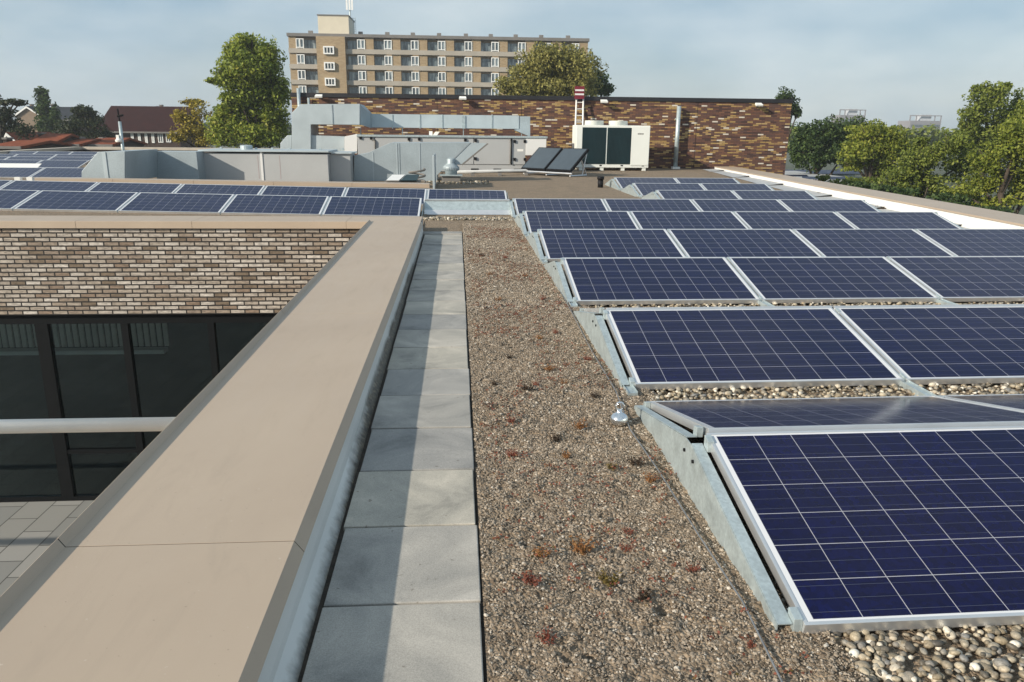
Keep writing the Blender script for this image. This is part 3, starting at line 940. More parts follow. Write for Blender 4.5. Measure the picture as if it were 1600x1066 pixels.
# metal wind deflector bridging the gap between the left and right rows
yl = Y1+5*ROWP
wd = empty('wind_deflector', (.19, yl, 0), 'pale galvanised deflector sheet bridging the gap between left and right rows', 'deflector')
xa, xb = -.60, .95
yr6 = yl+ct*PH
MB().prism([(xa, yr6-.26, .015), (xa, yr6-.06, .215), (xa, yr6-.058, .215), (xa, yr6-.258, .015)], (xb-xa, 0, 0)).build('sheet', M['galv'], wd)
MB().prism([(xa, yr6-.30, -.01), (xa, yr6-.262, .07), (xa, yr6-.25, .07), (xa, yr6-.28, -.01)], (xb-xa, 0, 0)).build('lower_lip', M['alu'], wd)
MB().box(xa, xb, yr6-.075, yr6+.01, .2165, .243).build('top_rail', M['alu'], wd, bevel=.003)

# distant rows on the far left
far_rows = [(262, 160, 4), (250, 140, 4), (245, 149, 5), (241, 150, 6), (236.5, 330, 9)]
fw_word = ['nearest', 'second nearest', 'middle', 'second farthest', 'farthest']
for k, (py, pxr, n) in enumerate(far_rows):
    p = at(pxr, py, z=.258)
    yr_ = at(66, py, z=.258).y
    xr_ = at(pxr, py, Y=yr_).x
    for i in range(n):
        x = xr_-i*PITCHX-PW
        panel(x, yr_-ct*PH, ZL, f'small far solar panel at left edge, {ordinal[i]} from right in the {fw_word[k]} row there', 'solar panels far off on the left', 0)
p = at(66, 256, z=.23)
o = MB().prism([(p.x-4, p.y-.42, .08), (p.x, p.y-.42, .08), (p.x-.02, p.y, .235), (p.x-4, p.y, .235)], (0, .01, -.01)).build('glare_sheet', M['white_paint'])  # added white sheet in place of sun glare off a distant panel row
tag(o, 'white sheet standing in for sun glare on the distant panels at the left edge', 'deflector')

# ------------------------------------------------------------------ lightning conductor
pts = []
for (x, y) in ((1262, 1120), (1225, 1066), (1160, 940), (1090, 830), (1030, 735), (985, 668), (962, 610), (925, 545), (890, 480), (862, 430)):
    p = at(x, y, z=.02); pts.append((p.x, p.y, strip_z(p.x, p.y)+.014))
o = MB().tube(pts, .0032, 8).build('conductor_wire', plain('dull_wire', (.24, .25, .26), .5, .6, .2, 30), smooth=True)
tag(o, 'thin grey lightning conductor wire lying along the gravel beside the panels', 'wire')
b = at(967, 662, z=0)
bl = empty('conductor_holder', (b.x, b.y, 0), 'shiny silver rounded conductor holder with a ring on the gravel', 'conductor holder')
chrome = plain('polished_metal', (.78, .79, .80), .18, .95, .04, 8)
MB().lathe((b.x, b.y, .0), [(.028, -.005), (.043, .008), (.0475, .024), (.045, .038), (.034, .052), (.019, .060), (.014, .066), (.013, .078)], 28).build('dome', chrome, bl, True)
ring = [(b.x+math.cos(a)*.021, b.y, .095+math.sin(a)*.021) for a in [i*math.pi/8 for i in range(17)]]
MB().tube(ring, .0055, 8, False).build('ring', chrome, bl, True)

# ------------------------------------------------------------------ right roof parapet
rp = empty('roof_edge_parapet', tuple(par(15)), 'long low parapet with beige coping and white inner face along the right roof edge', 'parapet')
mb1, mb2, mb3 = MB(), MB(), MB()
yj = [-2, 1.5, 5, 8.5, 12, 15.5, 19, 22.5, 26, 29, 31.85]
for a, b_ in zip(yj[:-1], yj[1:]):
    A0, A1 = par(a+.003), par(b_-.003)
    w = .85
    mbc = MB()
    for (dx0, dx1, t0, t1) in ((0, w, -.03, 0),):
        vs = [A0+Vector((dx0, 0, t0)), A0+Vector((dx1, 0, t0)), A0+Vector((dx1, 0, t1)), A0+Vector((dx0, 0, t1))]
        ve = [A1+Vector((dx0, 0, t0)), A1+Vector((dx1, 0, t0)), A1+Vector((dx1, 0, t1)), A1+Vector((dx0, 0, t1))]
        mbc.add(vs+ve, [(0, 1, 2, 3), (7, 6, 5, 4), (0, 4, 5, 1), (1, 5, 6, 2), (2, 6, 7, 3), (3, 7, 4, 0)])
    mbc.build('coping_section', M['coping'], rp, bevel=.003)
A0, A1 = par(-2), par(31.84)


def slab(parent, name, dx0, dx1, zt0, zb0, mat):
    mb = MB()
    vs = [A0+Vector((dx0, 0, 0)), A0+Vector((dx1, 0, 0)), A1+Vector((dx1, 0, 0)), A1+Vector((dx0, 0, 0))]
    top = [v+Vector((0, 0, zt0)) for v in vs]
    bot = [Vector((v.x, v.y, v.z+zb0)) if zb0 > -1 else Vector((v.x, v.y, -7.5)) for v in vs]
    mb.add(bot+top, [(3, 2, 1, 0), (4, 5, 6, 7), (0, 1, 5, 4), (1, 2, 6, 5), (2, 3, 7, 6), (3, 0, 4, 7)])
    return mb.build(name, mat, parent)


slab(rp, 'white_upstand', .015, .10, -.031, -.40, M['whitewall'])
slab(rp, 'outer_wall', .10, .80, -.031, -9, M['wall_multi_side'])
mb = MB()
for a, b_ in zip(ylist[1:-1], ylist[2:]):
    pa, pb = par(a), par(min(b_, 31.8))
    mb.quad((pa.x-.55-.03*0, a, -.026 if a < 13 else -.001), (pa.x+.02, a, .06), (pb.x+.02, min(b_, 31.8), .02), (pb.x-.5, min(b_, 31.8), -.026 if b_ < 13 else -.001))
mb.build('membrane_skirt', M['greymem'], rp)
for (px, py) in ((1290, 303), (1385, 325), (1508, 347)):
    p = at(px, py, z=.03)
    tf = tuft((p.x, p.y, .0), .16, .05, 60, M['sedum_brown'], f'withered brown moss clump by the right parapet, {"far" if px < 1300 else "middle" if px < 1400 else "near"} one of three')
    tf.name = 'moss_clump'

# ------------------------------------------------------------------ background brick wall
YW = 32.6
wx0, wx1 = at(455, 150, Y=YW).x, at(1238, 155, Y=YW).x
wtop = at(850, 150, Y=YW).z
bw = empty('brick_hall', ((wx0+wx1)/2, YW, 0), 'windowless hall with long mixed brown, yellow and white brick and black roof trim', 'building')
MB().box(wx0, wx1, YW, YW+.3, -7.5, wtop-.16).build('front_wall', M['wall_multi'], bw)
MB().box(wx1-.3, wx1-.002, YW+.302, YW+14, -7.5, wtop-.16).build('side_wall', M['wall_multi_side'], bw)
MB().box(wx0+.002, wx0+.3, YW+.302, YW+14, -7.5, wtop-.16).build('side_wall', M['wall_multi_side'], bw)
MB().box(wx0-.03, wx1+.03, YW-.04, YW+14, wtop-.158, wtop).build('roof_trim', M['blackcoping'], bw)
for pxj in (683, 815, 1090):
    x = at(pxj, 170, Y=YW).x
    MB().box(x-.008, x+.008, YW-.003, YW+.01, -.05, wtop-.17).build('expansion_joint', M['black'], bw)
for px, py in ((500, 153), (723, 156), (942, 161), (1182, 166)):
    p = at(px, py, Y=YW)
    lampo = empty('wall_lamp', tuple(p), {500: 'leftmost', 723: 'second from left', 942: 'third from left', 1182: 'rightmost'}[px]+' of four small pale floodlights on the brick hall', 'lamp', 'floodlights on the brick hall')
    MB().box(p.x-.03, p.x+.03, YW-.12, YW-.001, p.z-.03, p.z+.03).build('bracket', M['black'], lampo)
    MB().prism([(p.x-.15, YW-.34, p.z-.02), (p.x+.15, YW-.34, p.z-.02), (p.x+.13, YW-.14, p.z+.06), (p.x-.13, YW-.14, p.z+.06)], (0, -.03, .07)).build('lamp_head', M['white_paint'], lampo, bevel=.01)
# pipe on the wall
p0, p1 = at(1062, 166, Y=YW-.2), at(1057.5, 261, Y=YW-.2)
o = empty('wall_pipe', (p1.x, YW-.2, 0), 'grey vertical pipe fixed to the brick hall right of the chiller', 'pipe')
MB().tube([(p0.x-.02, YW-.2, 0), (p0.x-.02, YW-.2, p0.z)], .09, 14).build('pipe', M['galv'], o, True)
mb = MB()
for zz in (.4, 1.2, 2.0):
    mb.box(p0.x-.11, p0.x+.07, YW-.12, YW-.001, zz-.03, zz+.03)
mb.build('bracket', M['galv'], o)
MB().box(p0.x-.16, p0.x+.14, YW-.36, YW-.05, -.02, .07).build('foot', M['white_paint'], o)
for pxa, pya, pyb, hgt in ((466, 138, 168, 'tall'), (482, 153, 168, 'short')):
    a = at(pxa, pya, Y=YW-.12)
    o = MB().tube([(a.x, YW-.12, -.02), (a.x, YW-.12, a.z)], .07 if hgt == 'tall' else .05, 12).build('vent_pipe', M['galv'], smooth=True)
    tag(o, f'{hgt} pale vertical vent pipe at the left end of the brick hall', 'pipe')

# ladder
la = empty('access_ladder', (5.0, YW-.3, 0), 'white access ladder with red and white guard plate against the brick hall', 'ladder')
tl, bl_ = at(901, 150, Y=YW-.15), at(896.5, 262, Y=YW-.75)
tr = at(911.5, 150, Y=YW-.15); br = at(909.5, 262, Y=YW-.75)
for a, b_ in ((tl, bl_), (tr, br)):
    MB().tube([(b_.x, b_.y, 0), (a.x, a.y, a.z)], .035, 8).build('side_rail', M['white_paint'], la, True)
for k in range(1, 11):
    t = k/11
    a, b_ = Vector(bl_).lerp(tl, t), Vector(br).lerp(tr, t)
    MB().tube([a, b_], .018, 6).build('rung', M['white_paint'], la)
p0, p1 = at(898, 135, Y=YW-.2), at(912, 155, Y=YW-.2)
MB().box(p0.x, p1.x, YW-.30, YW-.22, p1.z, p0.z).build('guard_plate', M['red'], la)
for q in (.30, .62):
    MB().box(p0.x+.01, p1.x-.01, YW-.306, YW-.3005, p1.z+(p0.z-p1.z)*q, p1.z+(p0.z-p1.z)*(q+.13)).build('white_stripe', M['ahu_white'], la)

# ------------------------------------------------------------------ chiller
YC = 30.6
cl = empty('chiller', (6.0, YC, 0), 'large white twin fan chiller unit with dark coil panels in front of the brick hall', 'chiller')
x0, x1 = at(901, 200, Y=YC).x, at(1016.5, 200, Y=YC).x
zt_c = at(960, 196, Y=YC).z; zb_c = at(960, 262, Y=YC).z
MB().box(x0, x1, YC+.03, YC+1.1, zb_c+.12, zt_c).build('case', M['chiller'], cl, bevel=.01)
g0, g1, gm_ = at(910.5, 200, Y=YC).x, at(987.5, 200, Y=YC).x, at(949, 200, Y=YC).x
gz0, gz1 = at(950, 256.5, Y=YC).z, at(950, 199.5, Y=YC).z
for a, b_ in ((g0, gm_-.02), (gm_+.02, g1)):
    mb = MB(); mb.box(a, b_, YC+.022, YC+.0295, gz0, gz1)
    x = a+.03
    while x < b_-.02:
        mb.box(x, x+.012, YC+.008, YC+.0215, gz0, gz1); x += .05
    mb.build('coil_panel', M['coil'], cl)
MB().box(x0+.02, g0-.003, YC+.018, YC+.0295, gz0, gz1).build('corner_panel', M['chiller'], cl)
MB().box(g1+.003, x1-.01, YC+.012, YC+.0295, gz0-.05, gz1+.05).build('service_panel', M['chiller'], cl, bevel=.004)
pl_ = at(1001, 209.5, Y=YC)
mb = MB()
for k, (dx, w_, h_) in enumerate(((-.11, .05, .045), (-.05, .012, .06), (-.03, .05, .045), (.03, .03, .045), (.07, .05, .045))):
    mb.box(pl_.x+dx, pl_.x+dx+w_, YC+.008, YC+.0118, pl_.z-.02, pl_.z-.02+h_)
mb.build('maker_badge', M['conc_dark'], cl)
mb = MB()
for px in (897+8, 938, 971, 1004):
    x = at(px, 262, Y=YC).x
    mb.box(x, x+.14, YC+.06, YC+1.0, -.02, zb_c+.0)
mb.box(x0+.0, x1, YC+.035, YC+1.09, zb_c, zb_c+.1195)
mb.build('base_frame', M['chiller'], cl)
mb = MB()
for px in (938, 971, 1004):
    x = at(px, 262, Y=YC).x
    mb.box(x-.03, x+.06, YC+.03, YC+.0345, zb_c+.05, zb_c+.1)
mb.build('lifting_slot', M['black'], cl)
for px in (928.5, 966):
    x = at(px, 190, Y=YC+.55).x
    r_ = at(943, 190, Y=YC+.55).x-at(928.5, 190, Y=YC+.55).x
    f_ = MB().lathe((x, YC+.55, zt_c), [(r_*1.02, 0), (r_*1.0, .16), (r_*1.04, .17), (r_*.95, .175), (r_*.93, .05), (.05, .04)], 28).build('fan_shroud', M['chiller'], cl, True)
    mb = MB()
    for a in range(8):
        an = a*math.pi/4
        mb.prism([(x, YC+.55, zt_c+.10), (x+math.cos(an)*r_*.9, YC+.55+math.sin(an)*r_*.9, zt_c+.10), (x+math.cos(an+.4)*r_*.9, YC+.55+math.sin(an+.4)*r_*.9, zt_c+.13)], (0, 0, .01))
    mb.build('fan_blade', M['black'], f_)

# ------------------------------------------------------------------ solar thermal collectors
d0, g0_ = at(814, 262, Y=27.4), at(891, 268, Y=25.8)
zc = .2
ev = Vector((g0_.x-d0.x, g0_.y-d0.y, 0)); en = ev.normalized(); pn_ = Vector((-en.y, en.x, 0))
upv = pn_*.95+Vector((0, 0, .70))
nrm = en.cross(upv).normalized()
D0 = Vector((d0.x, d0.y, zc))
Lh = ev.length
for k, (a, b_) in enumerate(((0, .485), (.515, 1))):
    A, B_ = D0+ev*a, D0+ev*b_
    tc_ = empty('solar_collector', tuple((A+B_)/2), ('left' if k == 0 else 'right')+' one of two tilted grey flat plate collectors before the chiller', 'solar collector', 'flat plate collectors on the gravel roof')
    MB().prism([A, B_, B_+upv, A+upv], -nrm*.09).build('collector_case', M['black'], tc_)
    iu = upv.normalized()*.04
    e = en*.04
    MB().prism([A+e+iu+nrm*.001, B_-e+iu+nrm*.001, B_-e+upv-iu+nrm*.001, A+e+upv-iu+nrm*.001], nrm*.006).build('cover_glass', M['collector'], tc_)
st_ = empty('collector_stand', tuple(D0), 'aluminium stand with slanted legs holding the two collectors', 'stand')
for t in (.03, .5, .97):
    base = D0+ev*t-nrm*.12
    f0 = Vector((base.x, base.y, .02)); top = base+upv*.9
    back = Vector((top.x, top.y, .02))+pn_*.05
    MB().tube([f0, back], .028, 6).build('foot_rail', M['alu'], st_)
    MB().tube([base+upv*.05, base+upv*.95], .025, 6).build('carrier_rail', M['alu'], st_)
    MB().tube([back, base+upv*.62], .022, 6).build('leg', M['alu'], st_)
    MB().tube([back-pn_*.25, base+upv*.93], .022, 6).build('leg', M['alu'], st_)
MB().tube([D0-nrm*.05-en*.05+Vector((0, 0, -.06)), D0+ev-nrm*.05+en*.05+Vector((0, 0, -.06))], .03, 6).build('lower_rail', M['alu'], st_)

# ------------------------------------------------------------------ air handling units and ducts
def poly_px(pts, Y, depth, name, mat, parent, bevel=.006):
    P = [at(x, y, Y=Y) for x, y in pts]
    return MB().prism(P, (0, depth, 0)).build(name, mat, parent, bevel=bevel)


def pbox(x0, x1, yt, yb_, Y, depth, name, mat, parent, bevel=.006, z0=None):
    a, b_ = at(x0, yt, Y=Y), at(x1, yb_, Y=Y)
    zt_, zb_ = at((x0+x1)/2, yt, Y=Y).z, at((x0+x1)/2, yb_, Y=Y).z
    if z0 is not None: zb_ = z0
    return MB().box(min(a.x, b_.x), max(at(x1, yt, Y=Y).x, min(a.x, b_.x)+.01), Y, Y+depth, zb_, zt_).build(name, mat, parent, bevel=bevel)


# front unit: elbow duct, connecting duct, air handling unit, transition duct
fd = empty('ventilation_duct', (at(220, 260, Y=20.5).x, 20.5, 0), 'galvanised elbow duct with sloped left end at the left of the roof', 'duct')
poly_px([(127.5, 285), (127.5, 268), (153, 237.5), (195, 236.5), (195, 285)], 19.6, 2.1, 'elbow', M['duct'], fd)
pbox(163, 164.5, 238, 285, 19.585, .014, 'seam', M['duct_light'], fd, 0)
x0 = at(195, 240, Y=19.6).x
zt_d = at(270, 237, Y=21.6).z
MB().box(x0-.1, at(305, 240, Y=21.6).x, 21.705, 22.4, -.02, zt_d).build('connecting_duct', M['duct'], fd, bevel=.006)
fa = empty('air_handling_unit', (at(410, 260, Y=22.3).x, 22.3, 0), 'long grey panelled air handling unit behind the left parapet', 'air handling unit')
YA = 22.3
xa, xs, xb = at(313, 240, Y=YA).x, at(408, 240, Y=YA).x, at(512, 240, Y=YA).x
zt_a = at(410, 240, Y=YA).z
MB().box(xa, xs-.01, YA, YA+1.5, -.02, zt_a).build('casing', M['ahu'], fa, bevel=.008)
MB().box(xs+.01, xb, YA, YA+1.5, -.02, zt_a).build('casing', M['ahu'], fa, bevel=.008)
MB().box(xs-.03, xs+.03, YA-.02, YA+1.5, -.02, zt_a+.04).build('section_flange', M['ahu_white'], fa)
MB().box(xa-.04, xb+.04, YA-.07, YA+1.6, zt_a+.042, zt_a+.09).build('rain_roof', M['duct_light'], fa, bevel=.006)
xr2 = at(547, 240, Y=YA+.35).x
MB().box(xb+.001, xr2, YA+.35, YA+1.4, -.02, zt_a-.0).build('outlet_section', M['ahu'], fa, bevel=.006)
MB().box(xb+.05, xr2+.05, YA+.28, YA+1.5, zt_a+.002, zt_a+.04).build('outlet_roof', M['duct_light'], fa)
seal = plain('reddish_seal', (.36, .27, .27), .6)
for px in (403, 437):
    x = at(px, 250, Y=YA).x
    MB().box(x-.006, x+.006, YA-.003, YA-.0005, .1, zt_a-.05).build('panel_seam', seal, fa)
# roof rail bolts on top
for i, px in enumerate((345, 378, 400, 425, 452, 500, 535)):
    p = at(px, 233, Y=YA+.8)
    MB().box(p.x-.03, p.x+.03, YA+.8, YA+.86, zt_a+.0905, zt_a+.14).build('lifting_lug', M['galv'], fa)
p = at(385, 230, Y=YA+.7)
MB().lathe((p.x, YA+.7, zt_a+.0905), [(.17, 0), (.17, .10), (.14, .12)], 18).build('roof_cap', M['galv'], fa)

td = empty('transition_duct', (at(640, 260, Y=23.6).x, 23.6, 0), 'galvanised transition duct widening to a slanted exhaust mouth', 'duct')
YT = 23.2
poly_px([(553, 284), (553, 243), (575, 239), (592, 231), (610, 223.2), (735, 223), (683, 274), (683, 284)], YT, 1.2, 'duct_body', M['duct'], td)
P = [at(735.5, 223, Y=YT+.02), at(761, 224, Y=YT+.02), at(722, 256, Y=YT+.02), at(697, 261, Y=YT+.02)]
MB().prism(P, (0, .02, 0)).build('mouth_panel', M['duct_light'], td)
P = [at(761.2, 224, Y=YT), at(763.5, 225, Y=YT), at(722.5, 259, Y=YT), at(722.2, 256, Y=YT)]
MB().prism(P, (0, .9, 0)).build('mouth_edge', M['conc_dark'], td)
pbox(655, 656, 224, 276, YT-.012, .0115, 'seam', M['duct_light'], td, 0)
pbox(582, 583.2, 238, 284, YT-.012, .0115, 'seam', M['duct_light'], td, 0)
pbox(619, 620.5, 224, 284, YT-.012, .0115, 'seam', M['duct_light'], td, 0)
pbox(623, 624, 224, 284, YT-.012, .0115, 'seam', M['duct'], td, 0)
mb = MB()
for x in (555, 610, 665): 
    p = at(x, 280, Y=YT)
    mb.box(p.x, p.x+.06, YT+.2, YT+.26, -.02, p.z)
mb.build('support_leg', M['galv'], td)

# upright sheet at the end of the light well
ps = at(678, 295, z=0)
o = empty('sheet_screen', (ps.x, ps.y, 0), 'upright galvanised sheet screen standing edge on beside the roof vent', 'screen')
hs = at(678, 243, Y=ps.y).z
MB().box(ps.x-.025, ps.x+.025, ps.y, ps.y+.06, -.02, hs).build('post', M['duct_light'], o, bevel=.004)
MB().box(ps.x-.008, ps.x+.008, ps.y+.0605, ps.y+1.9, -.02, hs-.004).build('sheet', M['duct'], o)

# back unit
YB = 28.4
ba = empty('air_handling_unit', (at(670, 240, Y=YB).x, YB, 0), 'long grey air handling unit with black latches before the brick hall', 'air handling unit')
segs = [(559, 586), (587, 640), (641, 740), (741, 798.5), (800, 821)]
ztb = at(690, 215, Y=YB).z
zbb = at(690, 256.5, Y=YB).z
for a, b_ in segs:
    MB().box(at(a, 230, Y=YB).x, at(b_, 230, Y=YB).x, YB, YB+1.5, zbb, ztb).build('casing', M['ahu'], ba, bevel=.01)
MB().box(at(821.3, 230, Y=YB).x, at(853.5, 230, Y=YB).x, YB-.02, YB+1.5, at(837, 243, Y=YB).z, ztb).build('end_hood', M['ahu_white'], ba, bevel=.01)
MB().box(at(558, 230, Y=YB).x, at(855, 230, Y=YB).x, YB-.05, YB+1.55, ztb+.002, ztb+.07).build('rain_roof', M['galv'], ba, bevel=.006)
MB().box(at(559, 230, Y=YB).x, at(821, 230, Y=YB).x, YB+.03, YB+1.47, 0.02, zbb-.002).build('base_frame', M['ahu'], ba)
mb = MB()
for px in (742, 777, 809):
    a, b_ = at(px-6, 264, Y=YB).x, at(px+6, 264, Y=YB).x
    mb.box(a, b_, YB+.02, YB+.0295, .05, .13)
mb.build('fork_slot', M['black'], ba)
for px, py in ((563.5, 215.5), (580, 216), (639, 217.5), (655, 217.5), (727, 219), (743, 219.5), (804, 221), (820, 221), (743, 248), (804, 249), (820, 249)):
    p = at(px, py, Y=YB)
    MB().box(p.x-.045, p.x+.045, YB-.05, YB-.0005, p.z-.05, p.z+.05).build('latch', M['black'], ba, bevel=.01)
p = at(813, 235, Y=YB)
MB().box(p.x-.11, p.x+.11, YB-.006, YB-.0005, p.z-.04, p.z+.04).build('type_plate', M['white_paint'], ba)
MB().tube([at(797.5, 217, Y=YB-.04), at(798, 225, Y=YB-.04), at(797, 256, Y=YB-.04)], .03, 6).build('cable_conduit', M['conc_dark'], ba)
MB().tube([at(582, 217, Y=YB-.04), at(586, 221, Y=YB-.04), at(586, 232, Y=YB-.04)], .03, 6).build('cable_conduit', M['conc_dark'], ba)
P = [at(675, 213, Y=YB+.3), at(680, 206, Y=YB+.3), at(687, 206, Y=YB+.3), at(682, 213, Y=YB+.3)]
MB().prism(P, (0, .1, 0)).build('roof_bracket', M['white_paint'], ba)
p = at(673, 207, Y=YB+.4)
MB().box(p.x-.06, p.x+.06, YB+.4, YB+.5, p.z-.12, p.z+.04).build('roof_bracket', M['white_paint'], ba)

YD = 28.9
bd = empty('supply_duct', (at(520, 200, Y=YD).x, YD, 0), 'big bluish galvanised duct bending up and over the back unit', 'duct')
poly_px([(456, 240), (456, 176.5), (469, 163), (562, 162.5), (562, 195), (485.5, 194.5), (485.5, 240)], YD, 1.5, 'main_bend', M['duct_light'], bd)
x0, x1 = at(562.3, 180, Y=YD).x, at(562.3, 180, Y=YD).x+.28
zt0, zb0 = at(562, 163, Y=YD).z, at(562, 195, Y=YD).z
zt1, zb1 = at(579, 177, Y=YD+.9).z, at(579, 200, Y=YD+.9).z
xr = at(579, 190, Y=YD+.9).x
MB().add([(x0, YD+.01, zb0), (x0, YD+.01, zt0), (xr, YD+.9, zt1), (xr, YD+.9, zb1), (x0, YD+1.5, zb0), (x0, YD+1.5, zt0), (xr, YD+1.5, zt1), (xr, YD+1.5, zb1)],
         [(0, 3, 2, 1), (4, 5, 6, 7), (0, 1, 5, 4), (2, 3, 7, 6), (1, 2, 6, 5), (0, 4, 7, 3)]).build('reducer', M['duct'], bd)
pbox(517.5, 519, 163.5, 194, YD-.02, .0195, 'flange', M['duct'], bd, 0)
poly_px([(449, 240), (449, 211.5), (455.5, 211.5), (455.5, 240)], YD+.1, 1.2, 'lower_duct', M['duct_light'], bd)
poly_px([(486, 240), (486, 211.5), (538, 213.5), (538, 240)], YD+.1, 1.2, 'lower_duct', M['duct_light'], bd)
poly_px([(438, 224), (449, 211.5), (449, 240), (438, 240)], YD+.15, .8, 'end_transition', M['duct_light'], bd)
poly_px([(538.3, 240), (538.3, 213.5), (558, 209.5), (558, 240)], YD-.45, 1.4, 'unit_adapter', M['ahu_white'], bd)
YE = 30.0
ld = empty('long_duct', (at(700, 190, Y=YE).x, YE, 1.5), 'long straight galvanised duct carried above the back unit', 'duct')
za, zb_ = at(700, 179.5, Y=YE).z, at(700, 200.5, Y=YE).z
MB().box(at(579.5, 190, Y=YE).x, at(811, 190, Y=YE).x, YE, YE+.75, zb_, za).build('straight_duct', M['duct_light'], ld, bevel=.006)
poly_px([(811.5, 182), (828.5, 182), (828.5, 214), (803, 203), (811.5, 201)], YE+.02, .7, 'down_elbow', M['duct'], ld)
pbox(721.5, 727, 181, 201, YE-.03, .03, 'flange', M['galv'], ld, 0)
for px in (612, 655, 690, 768):
    pbox(px, px+1.6, 179, 201, YE-.02, .019, 'flange', M['galv'], ld, 0)
for px in (563.5, 629, 724, 815):
    p = at(px, 205, Y=YE+.1)
    MB().box(p.x-.015, p.x+.015, YE+.1, YE+.13, .5, zb_-.001).build('support_rod', M['galv'], ld)

# roof vent cowl
cv = at(705, 284, z=0)
vc = empty('roof_vent', (cv.x, cv.y, 0), 'round metal turbine roof vent on a square curb beside the sheet screen', 'roof vent')
cx, cy = cv.x, cv.y+.2
s_ = cy/1197
MB().box(cx-.27, cx+.27, cy-.27, cy+.27, -.02, .16).build('curb', M['conc_dark'], vc, bevel=.01)
MB().box(cx-.33, cx+.33, cy-.33, cy+.33, .162, .20).build('base_plate', M['galv'], vc, bevel=.005)
MB().lathe((cx, cy, .2), [(.18, 0), (.18, .09), (.22, .11), (.24, .17), (.235, .21), (.19, .26), (.13, .30), (.115, .34), (.12, .42), (.10, .45), (.03, .465)], 24).build('cowl', M['duct'], vc, True)
mb = MB()
for k in range(24):
    a = k*math.pi/12
    mb.box(cx+math.cos(a)*.236-.008, cx+math.cos(a)*.236+.008, cy+math.sin(a)*.236-.008, cy+math.sin(a)*.236+.008, .33, .41)
mb.build('vane', M['duct'], vc)
# pipe on the gravel from vent to collectors
p0, p1 = at(724, 270, z=.1), at(862, 268, z=.1)
pp_ = empty('roof_pipe', (p0.x, p0.y, 0), 'white insulated pipe lying on blocks from the vent to the collectors', 'pipe')
MB().tube([(p0.x-.2, p0.y, .12), (p1.x-.9, p1.y, .12), (p1.x, p1.y, .12)], .055, 10).build('pipe', plain('pipe_sleeve', (.5, .51, .51), .5), pp_, True)
mb = MB()
for t in (.1, .4, .7, .95):
    q = p0.lerp(p1, t)
    mb.box(q.x-.06, q.x+.06, q.y-.12, q.y+.12, -.02, .064)
mb.build('support_block', M['conc_dark'], pp_)
for px, py, pb, lab in ((757.5, 254, 266, 'black vent pipe standing before the back air handling unit'), (938, 276, 292.5, 'black vent pipe standing alone in the gravel left of the far panels')):
    a = at(px, pb, z=0); h_ = at(px, py, Y=a.y).z
    o = empty('vent_pipe', (a.x, a.y, 0), lab, 'vent pipe')
    MB().tube([(a.x, a.y, -.02), (a.x, a.y, h_*.72)], .075, 14).build('pipe', M['black'], o, True)
    MB().tube([(a.x, a.y, h_*.722), (a.x, a.y, h_)], .095, 14).build('cap', M['black'], o, True)

# light-well parapet behind the left rows
YL = 18.35
lw = empty('light_well_parapet', (at(400, 285, Y=YL).x, YL, 0), 'beige topped light well parapet behind the left panel rows', 'parapet')
a, b_ = at(47, 277, Y=YL), at(671, 287.5, Y=YL)
pa = [at(127.5, 279.8, Y=YL), at(671, 288.3, Y=YL)]
zl_ = a.z
for k in range(5):
    t0, t1 = k/5, (k+1)/5
    A, B_ = Vector((a.x, YL, at(47, 278.5, Y=YL).z)).lerp(Vector((b_.x, YL, at(671, 288, Y=YL).z)), t0), Vector((a.x, YL, at(47, 278.5, Y=YL).z)).lerp(Vector((b_.x, YL, at(671, 288, Y=YL).z)), t1)
    A.x += .003; B_.x -= .003
    MB().add([A+Vector((0, 0, -.09)), B_+Vector((0, 0, -.09)), B_, A, A+Vector((0, .45, -.09)), B_+Vector((0, .45, -.09)), B_+Vector((0, .45, 0)), A+Vector((0, .45, 0))],
             [(0, 1, 2, 3), (7, 6, 5, 4), (3, 2, 6, 7), (0, 4, 5, 1), (1, 5, 6, 2), (0, 3, 7, 4)]).build('coping_section', M['coping'], lw)
zc_ = at(671, 288, Y=YL).z
MB().box(a.x, b_.x-.03, YL+.03, YL+.42, -.05, zc_-.092).build('upstand', M['whitewall'], lw)
for px in (27, 46):
    p = at(px, 282, Y=YL-.3)
    MB().box(p.x-.06, p.x+.06, YL-.3, YL-.2, 0, at(px, 277, Y=YL-.3).z).build('post', M['white_paint'], lw)
# tilted rooflight behind the light well
rl = empty('rooflight', (at(625, 280, Y=20.4).x, 20.4, 0), 'small open rooflight with a raised grey flap behind the light well', 'rooflight')
p = [at(603, 282, Y=20.3), at(623, 282, Y=20.3), at(633, 273, Y=20.9), at(613, 273, Y=20.9)]
MB().prism(p, (0, .03, -.03)).build('flap', M['ahu_white'], rl)
p = [at(626, 282, Y=20.3), at(651, 282, Y=20.3), at(655, 273, Y=20.9), at(635, 273, Y=20.9)]
MB().prism(p, (0, .03, -.03)).build('flap', M['coil'], rl)
MB().box(at(600, 282, Y=20.3).x, at(655, 282, Y=20.3).x, 20.36, 21.3, -.02, at(620, 284, Y=20.3).z).build('curb', M['conc_dark'], rl)
for k in range(3):
    p = at(648+k*6, 279+k*2, z=.1)
    pts = [(p.x+math.cos(q)*.16, p.y+math.sin(q)*.16, .05+.06*k) for q in [i*.5 for i in range(14)]]
o = MB().tube([(at(652, 284, z=.05).x+math.cos(q)*.22, at(652, 284, z=.05).y+math.sin(q)*.25, .05+.012*i) for i, q in enumerate([i*.45 for i in range(30)])], .03, 6).build('coiled_hose', M['conc_dark'], smooth=True)
tag(o, 'coiled grey hose lying between the rooflight and the sheet screen', 'hose')

